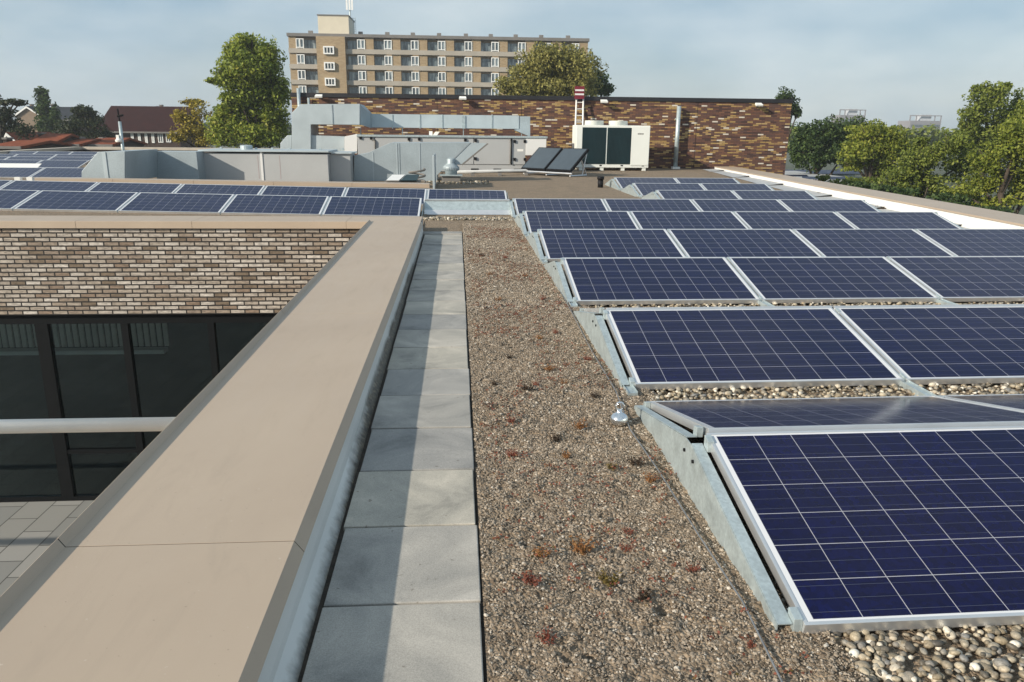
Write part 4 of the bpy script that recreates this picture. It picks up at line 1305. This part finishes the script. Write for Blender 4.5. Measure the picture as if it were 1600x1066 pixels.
# antenna mast on the left
mp_ = at(193, 240, Y=24)
an = empty('antenna_mast', (mp_.x, 24, 0), 'slim grey antenna mast with small devices behind the elbow duct', 'mast')
zt_m = at(191.5, 190, Y=24).z
MB().tube([(mp_.x, 24, -.02), (mp_.x, 24, zt_m)], .045, 10).build('pole', M['galv'], an, True)
zz = at(190, 170, Y=24).z
MB().tube([(mp_.x, 24, zt_m), (mp_.x-.02, 24, zz)], .025, 8).build('tip', M['black'], an)
MB().tube([(mp_.x-.05, 24, at(190, 182, Y=24).z), (mp_.x+.12, 24, at(190, 180, Y=24).z)], .035, 6).build('crossarm', M['black'], an)
MB().lathe((mp_.x-.07, 23.95, at(190, 222, Y=24).z), [(.09, 0), (.10, .05), (.03, .12)], 12).build('sensor', M['white_paint'], an)
MB().box(mp_.x-.13, mp_.x-.05, 23.93, 24.0, at(190, 218, Y=24).z, at(190, 211, Y=24).z).build('sensor', M['white_paint'], an)

# far roof edge coping on the left
a, b_, c_ = at(-60, 240.5, z=.26), at(128, 229.5, z=.26), at(460, 232.5, z=.26)
fe = empty('far_roof_parapet', tuple(b_), 'thin beige roof edge parapet far off on the left', 'parapet')
for p, q in ((a, b_), (b_, c_)):
    dv = (q-p); dv.z = 0
    pn2 = Vector((-dv.y, dv.x, 0)).normalized()*.5
    MB().prism([p, q, q+pn2, p+pn2], (0, 0, -.16)).build('coping_section', plain('pale_coping', (.45, .40, .33), .6), fe)
    MB().prism([p+pn2*.1-Vector((0, 0, .162)), q+pn2*.1-Vector((0, 0, .162)), q+pn2*.9-Vector((0, 0, .162)), p+pn2*.9-Vector((0, 0, .162))], (0, 0, -7.0)).build('wall', M['brick_dark'], fe)

# ------------------------------------------------------------------ tower block
YT_ = 135
tw = empty('apartment_block', (at(690, 100, Y=YT_).x, YT_, -7.5), 'long tan brick apartment block with white framed windows and concrete balcony bands', 'building')
S_ = at(801, 100, Y=YT_).x-at(800, 100, Y=YT_).x
TX = lambda px: at(px, 95, Y=YT_).x
tx0, tx1 = TX(452.5), TX(918)
ztw = at(690, 56, Y=YT_).z
FH = 22.75*S_
MB().box(tx0, tx1, YT_+1.2, YT_+13, -7.5, ztw-.5).build('core_wall', M['towerbrick'], tw)
MB().box(tx0-.2, tx1+.2, YT_-.15, YT_+13.2, ztw-.48, ztw).build('roof_band', M['conc_dark'], tw)
PXZ = lambda row_top_px: None
NF = 6
z_f = [ztw-.5-FH*k for k in range(NF+1)]      # slab tops seen from the roof downwards
sx0, sx1 = TX(496.5), TX(541)
# piers
bays = [(543+41.72*k) for k in range(9)]
piers = [(452.5, 463.5)]+[(b+27.5, b+41.5) for b in bays[:-1]]+[(bays[-1]+27.5, 918)]
zbot = -7.5
for a, b_ in piers:
    MB().box(TX(a), TX(b_), YT_+.12, YT_+1.198, zbot, ztw-.482).build('pier', M['towerbrick'], tw)
MB().box(sx0, sx1, YT_-.7, YT_+1.198, zbot, ztw-.482).build('stair_tower', M['towerbrick'], tw)
# windows: prototype then copies
wz = 17.2*S_; ww = 11.8*S_
wmb = MB()
fwid = .125
wmb.box(0, ww, 0, .25, 0, fwid); wmb.box(0, ww, 0, .25, wz-fwid, wz); wmb.box(0, fwid, 0, .25, fwid, wz-fwid); wmb.box(ww-fwid, ww, 0, .25, fwid, wz-fwid)
wmb.box(ww/2-.075, ww/2+.075, 0, .25, fwid+.42, wz-fwid); wmb.box(fwid, ww-fwid, 0, .25, fwid+.30, fwid+.42)
wproto = wmb.build('window', M['winwhite'], tw, world_space=False)
pn3 = MB().box(fwid, ww-fwid, .1, .14, fwid, wz-fwid).build('pane', M['balglass'], wproto, world_space=False)
O = Vector(tw.location)
first = True
gproto = None
for f in range(5):
    ztop_w = z_f[f]-.30
    for b in [438.0]+bays:
        x = TX(b+25.2) if b != 438.0 else TX(463.8)
        if b == 438.0: xg0, xg1 = TX(475.5), TX(496)
        else: xg0, xg1 = TX(b+.3), TX(b+15.6); x = TX(b+16)
        o = wproto if first else copy_tree(wproto, tw)
        first = False
        o.location = Vector((x, YT_+.02, ztop_w-wz))-O
        ch = None
        if gproto is None:
            gproto = MB().box(0, 15.2*S_, 0, .06, 0, FH-1.05).build('balcony_glazing', M['balglass'], tw, world_space=False); g = gproto
        else:
            g = gproto.copy(); COL.objects.link(g); g.parent = tw
        g.location = Vector((xg0, YT_+.8, z_f[f+1]+.62))-O
        g.scale.x = (xg1-xg0)/(15.2*S_)
    zb2 = z_f[f+1]
    # concrete balcony bands
    MB().box(tx0-.05, sx0+.0, YT_-.1, YT_+.118, zb2-.1, zb2+.62).build('balcony_band', M['concrete'], tw)
    MB().box(sx1+.0, tx1+.05, YT_-.1, YT_+.118, zb2-.1, zb2+.62).build('balcony_band', M['concrete'], tw)
    # stair windows
    sw = MB()
    a, b_ = TX(507.5), TX(524)
    zc2 = z_f[f]-1.05-12.6*S_*.0-1.55
    hh = 11.5*S_
    z0s = z_f[f]-.95-hh-.55
    sw.box(a, b_, YT_-1.05, YT_-.702, z0s, z0s+.2); sw.box(a, b_, YT_-1.05, YT_-.702, z0s+hh-.2, z0s+hh)
    sw.box(a, a+.2, YT_-1.05, YT_-.702, z0s+.2, z0s+hh-.2); sw.box(b_-.2, b_, YT_-1.05, YT_-.702, z0s+.2, z0s+hh-.2)
    for t in (.36, .64): sw.box(a+(b_-a)*t-.06, a+(b_-a)*t+.06, YT_-1.04, YT_-.702, z0s+.2, z0s+hh-.2)
    so = sw.build('window_box', M['winwhite'], tw)
    MB().box(a+.2, b_-.2, YT_-.85, YT_-.8, z0s+.2, z0s+hh-.2).build('pane', M['winglass'], so)
# penthouse
hx0, hx1 = TX(497.5), TX(543.5)
zph = at(520, 25.5, Y=YT_+2).z
MB().box(hx0, hx1+.2, YT_+1.5, YT_+9, ztw+.002, zph).build('plant_room', M['cream'], tw)
MB().box(hx0-.1, hx1+.3, YT_+1.4, YT_+9.1, zph+.002, zph+.18).build('plant_room_trim', M['conc_dark'], tw)
mb = MB()
for px in (515, 532, 558+4): pass
for k, px in enumerate((485, 563, 605, 645, 686, 728, 767, 806, 846, 888)):
    p = at(px, 52, Y=YT_+3)
    MB().box(p.x-.35, p.x+.35, YT_+3, YT_+3.6, ztw, ztw+.75).build('vent_stack', M['conc_dark'], tw)
am = empty('phone_antenna', (TX(547), YT_+3, zph), 'white mobile phone antenna mast on the apartment block plant room', 'antenna')
MB().tube([(TX(546.5), YT_+3, zph+.2), (TX(546.5), YT_+3, zph+4.2)], .12, 8).build('pole', M['galv'], am)
for dx in (-.45, 0, .42):
    MB().box(TX(546.5)+dx-.14, TX(546.5)+dx+.14, YT_+2.7, YT_+2.85, zph+1.1, zph+3.6).build('antenna_panel', M['winwhite'], am)
mb = MB()
lx = hx1+1.2
for k in range(9): mb.box(lx-.5, lx, YT_+3.0, YT_+3.05, ztw+k*.34, ztw+k*.34+.06)
mb.box(lx-.5, lx-.44, YT_+2.9, YT_+2.98, ztw, zph); mb.box(lx-.06, lx, YT_+2.9, YT_+2.98, ztw, zph)
mb.build('roof_ladder', M['galv'], tw)

# ------------------------------------------------------------------ houses on the left
def house(label, px0, px1, y_ridge, y_eave, Y, depth, roofm, wallm, gable=False, windows=(), chimneys=(), overhang=.3, trim=True):
    xa, xb = at(px0, y_eave, Y=Y).x, at(px1, y_eave, Y=Y).x
    ze = at((px0+px1)/2, y_eave, Y=Y).z
    h = empty('house', ((xa+xb)/2, Y, -7.5), label, 'house')
    if gable:
        zr_ = at((px0+px1)/2, y_ridge, Y=Y).z
        xm = (xa+xb)/2
        MB().prism([(xa, Y, -7.5), (xb, Y, -7.5), (xb, Y, ze), (xm, Y, zr_), (xa, Y, ze)], (0, depth, 0)).build('wall', wallm, h)
        mb = MB()
        for s, (x_, ) in ((-1, (xa-.3,)), (1, (xb+.3,))):
            zlow = ze-.3*(zr_-ze)/((xb-xa)/2)
            mb.prism([(x_, Y-.25, zlow+.02), (xm, Y-.25, zr_+.02), (xm, Y-.25, zr_+.25), (x_, Y-.25, zlow+.25)], (0, depth+.5, 0))
        rf = mb.build('roof', roofm, h)
        if trim:
            mb = MB()
            for x_ in (xa-.3, xb+.3):
                zlow = ze-.3*(zr_-ze)/((xb-xa)/2)
                mb.prism([(x_, Y-.33, zlow-.1), (xm, Y-.33, zr_-.1), (xm, Y-.33, zr_+.2), (x_, Y-.33, zlow+.2)], (0, .07, 0))
            mb.build('bargeboard', M['winwhite'], h)
    else:
        Yr = Y+depth/2
        zr_ = at((px0+px1)/2, y_ridge, Y=Yr).z
        MB().prism([(xa, Y, -7.5), (xa, Y, ze), (xa, Yr, zr_-.1), (xa, Y+depth, ze), (xa, Y+depth, -7.5)], (xb-xa, 0, 0)).build('wall', wallm, h)
        mb = MB()
        k = (zr_-ze)/(depth/2)
        mb.prism([(xa-.2, Y-.4, ze-.4*k+.05), (xa-.2, Yr, zr_+.05), (xa-.2, Yr, zr_+.25), (xa-.2, Y-.4, ze-.4*k+.25)], (xb-xa+.4, 0, 0))
        mb.prism([(xa-.2, Y+depth+.4, ze-.4*k+.05), (xa-.2, Yr, zr_+.05), (xa-.2, Yr, zr_+.25), (xa-.2, Y+depth+.4, ze-.4*k+.25)], (xb-xa+.4, 0, 0))
        rf = mb.build('roof', roofm, h)
        MB().box(xa-.2, xb+.2, Y-.52, Y-.40, ze-.4*k+.05, ze-.4*k+.25).build('gutter', M['conc_dark'], h)
    for (wa, wb, wt, wb2) in windows:
        a, b_ = at(wa, wt, Y=Y-.04), at(wb, wb2, Y=Y-.04)
        mb = MB(); t = .09
        mb.box(a.x, b_.x, Y-.08, Y-.001, a.z-t, a.z); mb.box(a.x, b_.x, Y-.08, Y-.001, b_.z, b_.z+t)
        mb.box(a.x, a.x+t, Y-.08, Y-.001, b_.z+t, a.z-t); mb.box(b_.x-t, b_.x, Y-.08, Y-.001, b_.z+t, a.z-t)
        mb.box((a.x+b_.x)/2-.04, (a.x+b_.x)/2+.04, Y-.07, Y-.001, b_.z+t, a.z-t)
        w = mb.build('window', M['winwhite'], h)
        MB().box(a.x+t, b_.x-t, Y-.04, Y-.03, b_.z+t, a.z-t).build('pane', M['winglass'], w)
    for (cx_, ct_, cb_, cw) in chimneys:
        Yc_ = Y+depth*.45
        a, b_ = at(cx_-cw/2, ct_, Y=Yc_), at(cx_+cw/2, cb_, Y=Yc_)
        MB().box(a.x, b_.x, Yc_, Yc_+.9, b_.z, a.z).build('chimney', wallm, rf)
        MB().box(a.x-.08, b_.x+.08, Yc_-.08, Yc_+.98, a.z+.001, a.z+.15).build('chimney_cap', M['conc_dark'], rf)
    return h


house('tan brick gable house with white bargeboards behind the poplar', 25, 64, 168, 181, 140, 12, M['roof_slate'], M['brick_tan'], True, chimneys=((48, 164, 172, 4),))
house('slate roofed house between the poplar and the dark spreading tree', 66, 112, 169.5, 188, 130, 10, M['roof_slate'], M['brick_dark'], windows=((90, 97, 190, 200),), chimneys=((82, 164, 171, 5),))
house('long terrace with a dark red tiled roof and a row of tall white windows', 152, 280, 169, 206, 105, 11, M['roof_red'], M['brick_dark'],
      windows=((204, 210, 208.5, 224), (215, 221, 208.5, 225), (225.5, 231.5, 208, 224), (236, 242, 208, 223.5), (246, 255.5, 208, 223), (258.5, 267.5, 208, 222.5), (272, 277, 208, 215)),
      chimneys=((265.5, 180, 195, 5),))
house('white edged slate gable behind the yellow tree', 232, 260, 168, 176, 160, 10, M['roof_slate'], M['brick_tan'], True, chimneys=((251, 165, 170, 4),))
house('orange roofed house at the far left edge with a white gable end', -12, 34, 224, 233, 62, 8, M['roof_orange'], M['brick_dark'], chimneys=((8, 218, 226, 6),))
house('white gable house with orange roof behind the panels', 3, 26, 211, 222, 74, 8, M['roof_orange'], M['white_paint'], True)
house('orange tiled house roof with a tall dark side wall', 40, 76, 213, 231, 68, 8, M['roof_orange'], M['brick_dark'], chimneys=((62, 210, 216, 5),))
house('low orange roof right of the poplar', 82, 124, 221, 229, 70, 7, M['roof_orange'], M['brick_dark'], chimneys=((121, 217, 225, 9),))
house('low dark orange roof beside the antenna mast', 131, 176, 219.5, 229, 72, 7, M['roof_orange'], M['brick_dark'], chimneys=((158, 217, 223, 5),))
# ------------------------------------------------------------------ low roofs and distant towers on the right
lr = empty('flat_roofed_school', (24, 48, -7.5), 'low flat roofed building with rows of dark panels beyond the right parapet', 'building')
Yb = 46
a, b_ = at(1226, 285, Y=Yb), at(1400, 289, Y=Yb)
zr0 = a.z
MB().box(a.x-3, b_.x, Yb, Yb+26, -7.5, zr0).build('roof', M['greymem'], lr)
for k, (pa, pb, yt, yb_, Yk) in enumerate(((1226, 1345, 266, 272, 60), (1226, 1268, 274, 280, 52), (1262, 1360, 277, 284, 49))):
    A, B_ = at(pa, yt, Y=Yk), at(pb, yb_, Y=Yk)
    MB().prism([(A.x, Yk, B_.z), (B_.x, Yk, B_.z), (B_.x, Yk+.8, A.z), (A.x, Yk+.8, A.z)], (0, .05, -.05)).build('panel_row', M['panel_blue'], lr)
    MB().box(A.x, B_.x, Yk+.86, Yk+.95, A.z-.5, A.z-.06).build('row_edge', M['galv'], lr)


def far_tower(label, px0, px1, yt, yb_, Y, white_from=None):
    a, b_ = at(px0, yt, Y=Y), at(px1, yb_, Y=Y)
    t = empty('far_tower_block', ((a.x+b_.x)/2, Y, -7.5), label, 'tower block')
    w = b_.x-a.x
    zmid = at(px0, white_from, Y=Y).z if white_from else -7.5
    MB().box(a.x, b_.x, Y, Y+w*.7, zmid, a.z-4).build('wall', M['far_wall'], t)
    if white_from:
        MB().box(a.x-4, b_.x+2, Y-1, Y+w*.7, -7.5, zmid-.01).build('lower_wall', M['far_white'], t)
        for r_ in range(4):
            for c2 in range(7):
                x = a.x-3+(w+4)*c2/7
                MB().box(x, x+(w+4)/12, Y-1.25, Y-1.001, zmid-3-r_*4.5, zmid-1-r_*4.5).build('window', M['winglass'], t)
    for r_ in range(3):
        MB().box(a.x+w*.05, b_.x-w*.05, Y-.3, Y-.001, a.z-8-r_*4, a.z-6.6-r_*4).build('window_band', M['winglass'], t)
    MB().box(a.x+w*.38, a.x+w*.72, Y+2, Y+w*.4, a.z-3.99, a.z).build('lift_house', M['far_white'], t)
    mb = MB()
    for q in (0, .2, .8, 1): mb.box(a.x+w*q-.3, a.x+w*q+.3, Y+.5, Y+1.1, a.z-3.99, a.z-1)
    mb.box(a.x-.3, b_.x+.3, Y+.4, Y+1.2, a.z-1+.001, a.z-.4)
    mb.build('roof_frame', M['far_wall'], t)


far_tower('far grey tower block with an open roof frame above the trees, left one', 1314, 1348, 170, 215, 520)
far_tower('far grey and white tower block with an open roof frame above the trees, right one', 1424, 1463, 179, 240, 520, 203)

# ------------------------------------------------------------------ trees
def leaf_cloud(clumps, size, mat, name, parent):
    """clumps: (centre, radii, leaf count); small tilted leaf quads through each clump"""
    C_, N_ = [], []
    for c, rad, n in clumps:
        d = rng.normal(size=(n, 3)); d /= np.linalg.norm(d, axis=1)[:, None]
        r = rng.uniform(.35, 1.0, n)**.6
        C_.append(np.array(c)+d*r[:, None]*np.array(rad))
        nn = d*.7+rng.normal(size=(n, 3))*.75+np.array([0, 0, .35])
        N_.append(nn/np.linalg.norm(nn, axis=1)[:, None])
    Cc, Nn = np.concatenate(C_), np.concatenate(N_)
    n = len(Cc)
    t = rng.normal(size=(n, 3)); t -= (t*Nn).sum(1)[:, None]*Nn; t /= np.linalg.norm(t, axis=1)[:, None]
    b = np.cross(Nn, t)
    s = size*rng.uniform(.6, 1.35, n)[:, None]
    V = np.stack([Cc-t*s, Cc-b*s*.55+Nn*s*.15, Cc+t*s, Cc+b*s*.55+Nn*s*.15], 1).reshape(-1, 3)
    me = bpy.data.meshes.new(name)
    me.vertices.add(n*4); me.vertices.foreach_set('co', (V-np.array(parent_origin(parent))).reshape(-1))
    me.loops.add(n*4); me.loops.foreach_set('vertex_index', np.arange(n*4, dtype=np.int32))
    me.polygons.add(n); me.polygons.foreach_set('loop_start', np.arange(0, n*4, 4, dtype=np.int32))
    me.update(calc_edges=True)
    me.materials.append(mat)
    o = bpy.data.objects.new(name, me)
    COL.objects.link(o)
    o.parent = parent
    return o


def tree(name, label, Y, lobes, mat, leaf=.2, trunk_px=None, depth=.8, density=1., clump=.30, cat='tree', zground=-7.5, nclump=26, tr=.3, gap=0.):
    density *= 1.1; clump *= 1.22; nclump = int(nclump*1.6); leaf *= .68
    """lobes: (px, py, rx_px, ry_px) photograph outline of crown masses at distance Y"""
    s = at(801, 200, Y=Y).x-at(800, 200, Y=Y).x
    L3 = [(at(x, y, Y=Y+random.uniform(-.5, .5)*rx*s*depth), rx*s, ry*s) for x, y, rx, ry in lobes]
    bx = at(trunk_px if trunk_px else lobes[0][0], 200, Y=Y).x
    root = empty(name, (bx, Y, zground), label, cat)
    clumps = []
    for c, rx, ry in L3:
        for k in range(max(5, int(nclump*(1 if len(lobes) < 7 else .8)))):
            d = Vector((random.gauss(0, 1), random.gauss(0, 1), random.gauss(0, 1))).normalized()
            q = random.uniform(.3, 1.0)
            cr = clump*random.uniform(.6, 1.25)
            p = c+Vector((d.x*rx, d.y*rx*depth, d.z*ry))*q*(1-cr*.35)
            if random.random() < gap: continue
            rr = (rx*cr, rx*cr, ry*cr*.9)
            area = (rx*cr)*(ry*cr)/(leaf*leaf)
            clumps.append((tuple(p), rr, max(14, int(area*2.6*density))))
    mb = MB()
    cz = sum((c.z for c, _, _ in L3))/len(L3)
    top = max(c.z for c, _, ry in L3)
    n = 7
    tp = [(bx+random.gauss(0, .06)*k, Y+random.gauss(0, .05)*k, zground+(top-zground)*k/(n-1)) for k in range(n)]
    mb.tube(tp, [tr*(1-.8*k/(n-1)) for k in range(n)], 8)
    for c, rx, ry in L3:
        zs = max(zground+1.5, c.z-ry-.5*rx)
        k = min(n-1, max(0, (zs-zground)/(top-zground)*(n-1)))
        b0 = Vector(tp[int(k)])
        m_ = b0.lerp(c, .5)+Vector((0, 0, .15*rx))
        mb.tube([b0, m_, c], [tr*.4, tr*.26, tr*.1], 6)
        for q in range(3):
            e = c+Vector((random.uniform(-.8, .8)*rx, random.uniform(-.6, .6)*rx, random.uniform(-.3, .9)*ry))
            mb.tube([m_.lerp(c, .6), e], [tr*.14, tr*.04], 5)
    mb.build('trunk', M['bark'], root, True)
    leaf_cloud(clumps, leaf, mat, 'crown', root)
    return root


tree('broadleaf_tree', 'tall bright green broadleaf tree left of the apartment block', 58,
     [(392, 84, 40, 32), (418, 108, 30, 40), (365, 118, 30, 26), (400, 132, 44, 30), (338, 126, 16, 7), (420, 165, 34, 40), (375, 178, 40, 30), (350, 205, 34, 26), (400, 212, 46, 24), (432, 200, 22, 34), (385, 62, 22, 12), (352, 165, 26, 22), (372, 148, 30, 18), (436, 142, 18, 30), (392, 105, 44, 34), (365, 90, 24, 26), (418, 82, 22, 24), (338, 195, 16, 24)],
     M['leaf_green'], .17, 398, density=1.0, clump=.3, nclump=30, gap=.03)
tree('yellow_tree', 'thin yellowing autumn tree left of the bright green tree', 62,
     [(298, 200, 30, 24), (312, 178, 22, 18), (282, 182, 14, 14), (320, 212, 24, 18), (300, 160, 18, 8), (278, 215, 16, 12)], M['leaf_yellow'], .15, 304, density=.55, clump=.27, nclump=24, gap=.1, tr=.2)
tree('poplar', 'narrow dark green poplar beside the tan gable house', 95,
     [(66, 146, 9, 11), (67, 160, 13, 16), (69, 178, 14, 20), (71, 198, 17, 20), (86, 182, 10, 20)], M['leaf_dark'], .24, 70, density=.9, clump=.38, nclump=20)
tree('conifer', 'dark spreading conifer with open flat branches at the left edge', 70,
     [(8, 160, 14, 5), (24, 158, 15, 4), (30, 163, 11, 3), (2, 180, 22, 14), (15, 195, 24, 14), (35, 206, 20, 12), (-8, 155, 10, 12), (12, 173, 14, 5)], M['leaf_conifer'], .16, -2, density=.9, clump=.34, nclump=18)
tree('spreading_tree', 'dark spreading evergreen tree before the long red roof', 78,
     [(122, 172, 15, 8), (140, 174, 13, 9), (131, 186, 24, 14), (120, 198, 28, 20), (150, 196, 18, 18), (100, 208, 22, 12), (165, 212, 16, 10), (135, 212, 30, 10)], M['leaf_conifer'], .19, 140, density=.9, clump=.32, nclump=20)
tree('domed_tree', 'broad olive green domed tree rising behind the brick hall', 62,
     [(860, 116, 58, 46), (822, 126, 44, 34), (902, 120, 44, 40), (862, 92, 44, 26), (798, 138, 32, 18), (850, 140, 60, 24), (885, 98, 36, 26), (836, 104, 36, 28)], M['leaf_olive'], .17, 862, density=1.0, clump=.26, nclump=42)
tree('broadleaf_tree', 'small dark tree at the right foot of the olive domed tree', 66,
     [(935, 128, 20, 20), (946, 140, 16, 14), (925, 142, 20, 12)], M['leaf_dark'], .17, 935, clump=.34, nclump=24)
tree('broadleaf_tree', 'small dark tree peeping over the right end of the brick hall', 70,
     [(1226, 150, 20, 14), (1240, 168, 14, 18), (1222, 170, 18, 20), (1246, 178, 8, 10)], M['leaf_dark'], .17, 1230, clump=.3, nclump=24, gap=.1)
tree('broadleaf_tree', 'dense dark green tree right beside the brick hall', 56,
     [(1262, 215, 32, 32), (1300, 205, 36, 30), (1335, 205, 26, 28), (1270, 245, 38, 24), (1320, 240, 40, 28), (1250, 238, 20, 30)], M['leaf_dark'], .17, 1290, clump=.27, nclump=34)
tree('broadleaf_tree', 'rounded yellow green tree in front of the left far tower', 48,
     [(1360, 210, 40, 24), (1390, 225, 38, 30), (1340, 235, 34, 22), (1370, 255, 46, 24), (1420, 240, 24, 28), (1330, 258, 26, 12)], M['leaf_lime'], .14, 1370, clump=.25, nclump=36, gap=.05)
tree('broadleaf_tree', 'loose mid green tree below the right far tower', 42,
     [(1420, 262, 40, 30), (1460, 245, 34, 30), (1490, 225, 26, 22), (1400, 285, 50, 22), (1450, 290, 50, 26), (1350, 288, 40, 16), (1500, 260, 30, 30), (1440, 222, 14, 10)], M['leaf_mid'], .13, 1450, clump=.25, nclump=36)
tree('tall_tree', 'tall dark tree towering at the right edge of the photo', 52,
     [(1545, 155, 38, 26), (1520, 180, 26, 26), (1560, 190, 40, 32), (1590, 170, 24, 30), (1515, 205, 24, 20), (1500, 225, 26, 26), (1540, 225, 40, 30), (1585, 200, 36, 40), (1535, 140, 22, 12), (1568, 138, 14, 10)], M['leaf_mid'], .16, 1545, clump=.27, nclump=36, gap=.05)
tree('willow', 'pale green bushy tree in the right corner above the parapet', 36,
     [(1590, 225, 46, 50), (1620, 200, 50, 50), (1555, 255, 44, 34), (1600, 285, 54, 40), (1530, 290, 40, 30), (1560, 315, 50, 16), (1640, 260, 50, 60), (1500, 300, 30, 14)], M['leaf_lime'], .115, 1590, clump=.22, nclump=46)
tree('broadleaf_tree', 'low dark bushes along the foot of the right trees', 33,
     [(1400, 300, 50, 12), (1480, 315, 50, 14), (1550, 330, 40, 12), (1350, 292, 36, 10)], M['leaf_dark'], .12, 1450, clump=.24, nclump=34, cat='bushes', tr=.12)
tree('berry_bush', 'bush with orange red berries beyond the right parapet', 38,
     [(1272, 286, 14, 5), (1290, 290, 12, 5)], M['sedum_red'], .07, 1280, clump=.34, nclump=16, cat='bush', tr=.08)
tree('green_bush', 'small green bush above the orange red berries', 39,
     [(1285, 279, 12, 6), (1315, 285, 24, 6)], M['leaf_mid'], .09, 1290, clump=.3, nclump=18, cat='bush', tr=.08)

for lab, Y_, x0, x1, yt, mt in (('far green treeline beyond the right hand trees', 150, 1215, 1760, 206, 'leaf_mid'), ('far dark treeline behind the houses on the left', 190, -120, 470, 196, 'leaf_dark')):
    root = empty('far_treeline', (at((x0+x1)/2, 200, Y=Y_).x, Y_, -7.5), lab, 'trees')
    root['kind'] = 'stuff'
    cl = []
    for px in np.arange(x0, x1, 9):
        for k in range(3):
            c = at(px+random.uniform(-5, 5), yt+random.uniform(0, 8)+k*9, Y=Y_+random.uniform(-3, 3))
            cl.append((tuple(c), (random.uniform(1.2, 2.2), 1.6, random.uniform(1.0, 1.8)), 70))
    leaf_cloud(cl, .45, M[mt], 'crowns', root)

# light summer haze
hm = bpy.data.materials.new('haze'); hm.use_nodes = True
hn, hl = hm.node_tree.nodes, hm.node_tree.links
hn.remove(hn['Principled BSDF'])
pv = hn.new('ShaderNodeVolumePrincipled')
pv.inputs['Color'].default_value = (.82, .88, .95, 1); pv.inputs['Density'].default_value = .0006; pv.inputs['Anisotropy'].default_value = .2
hl.new(pv.outputs[0], hn['Material Output'].inputs['Volume'])
tag(MB().box(-520, 520, -40, 640, -9.2, 40).build('haze', hm), kind='stuff')
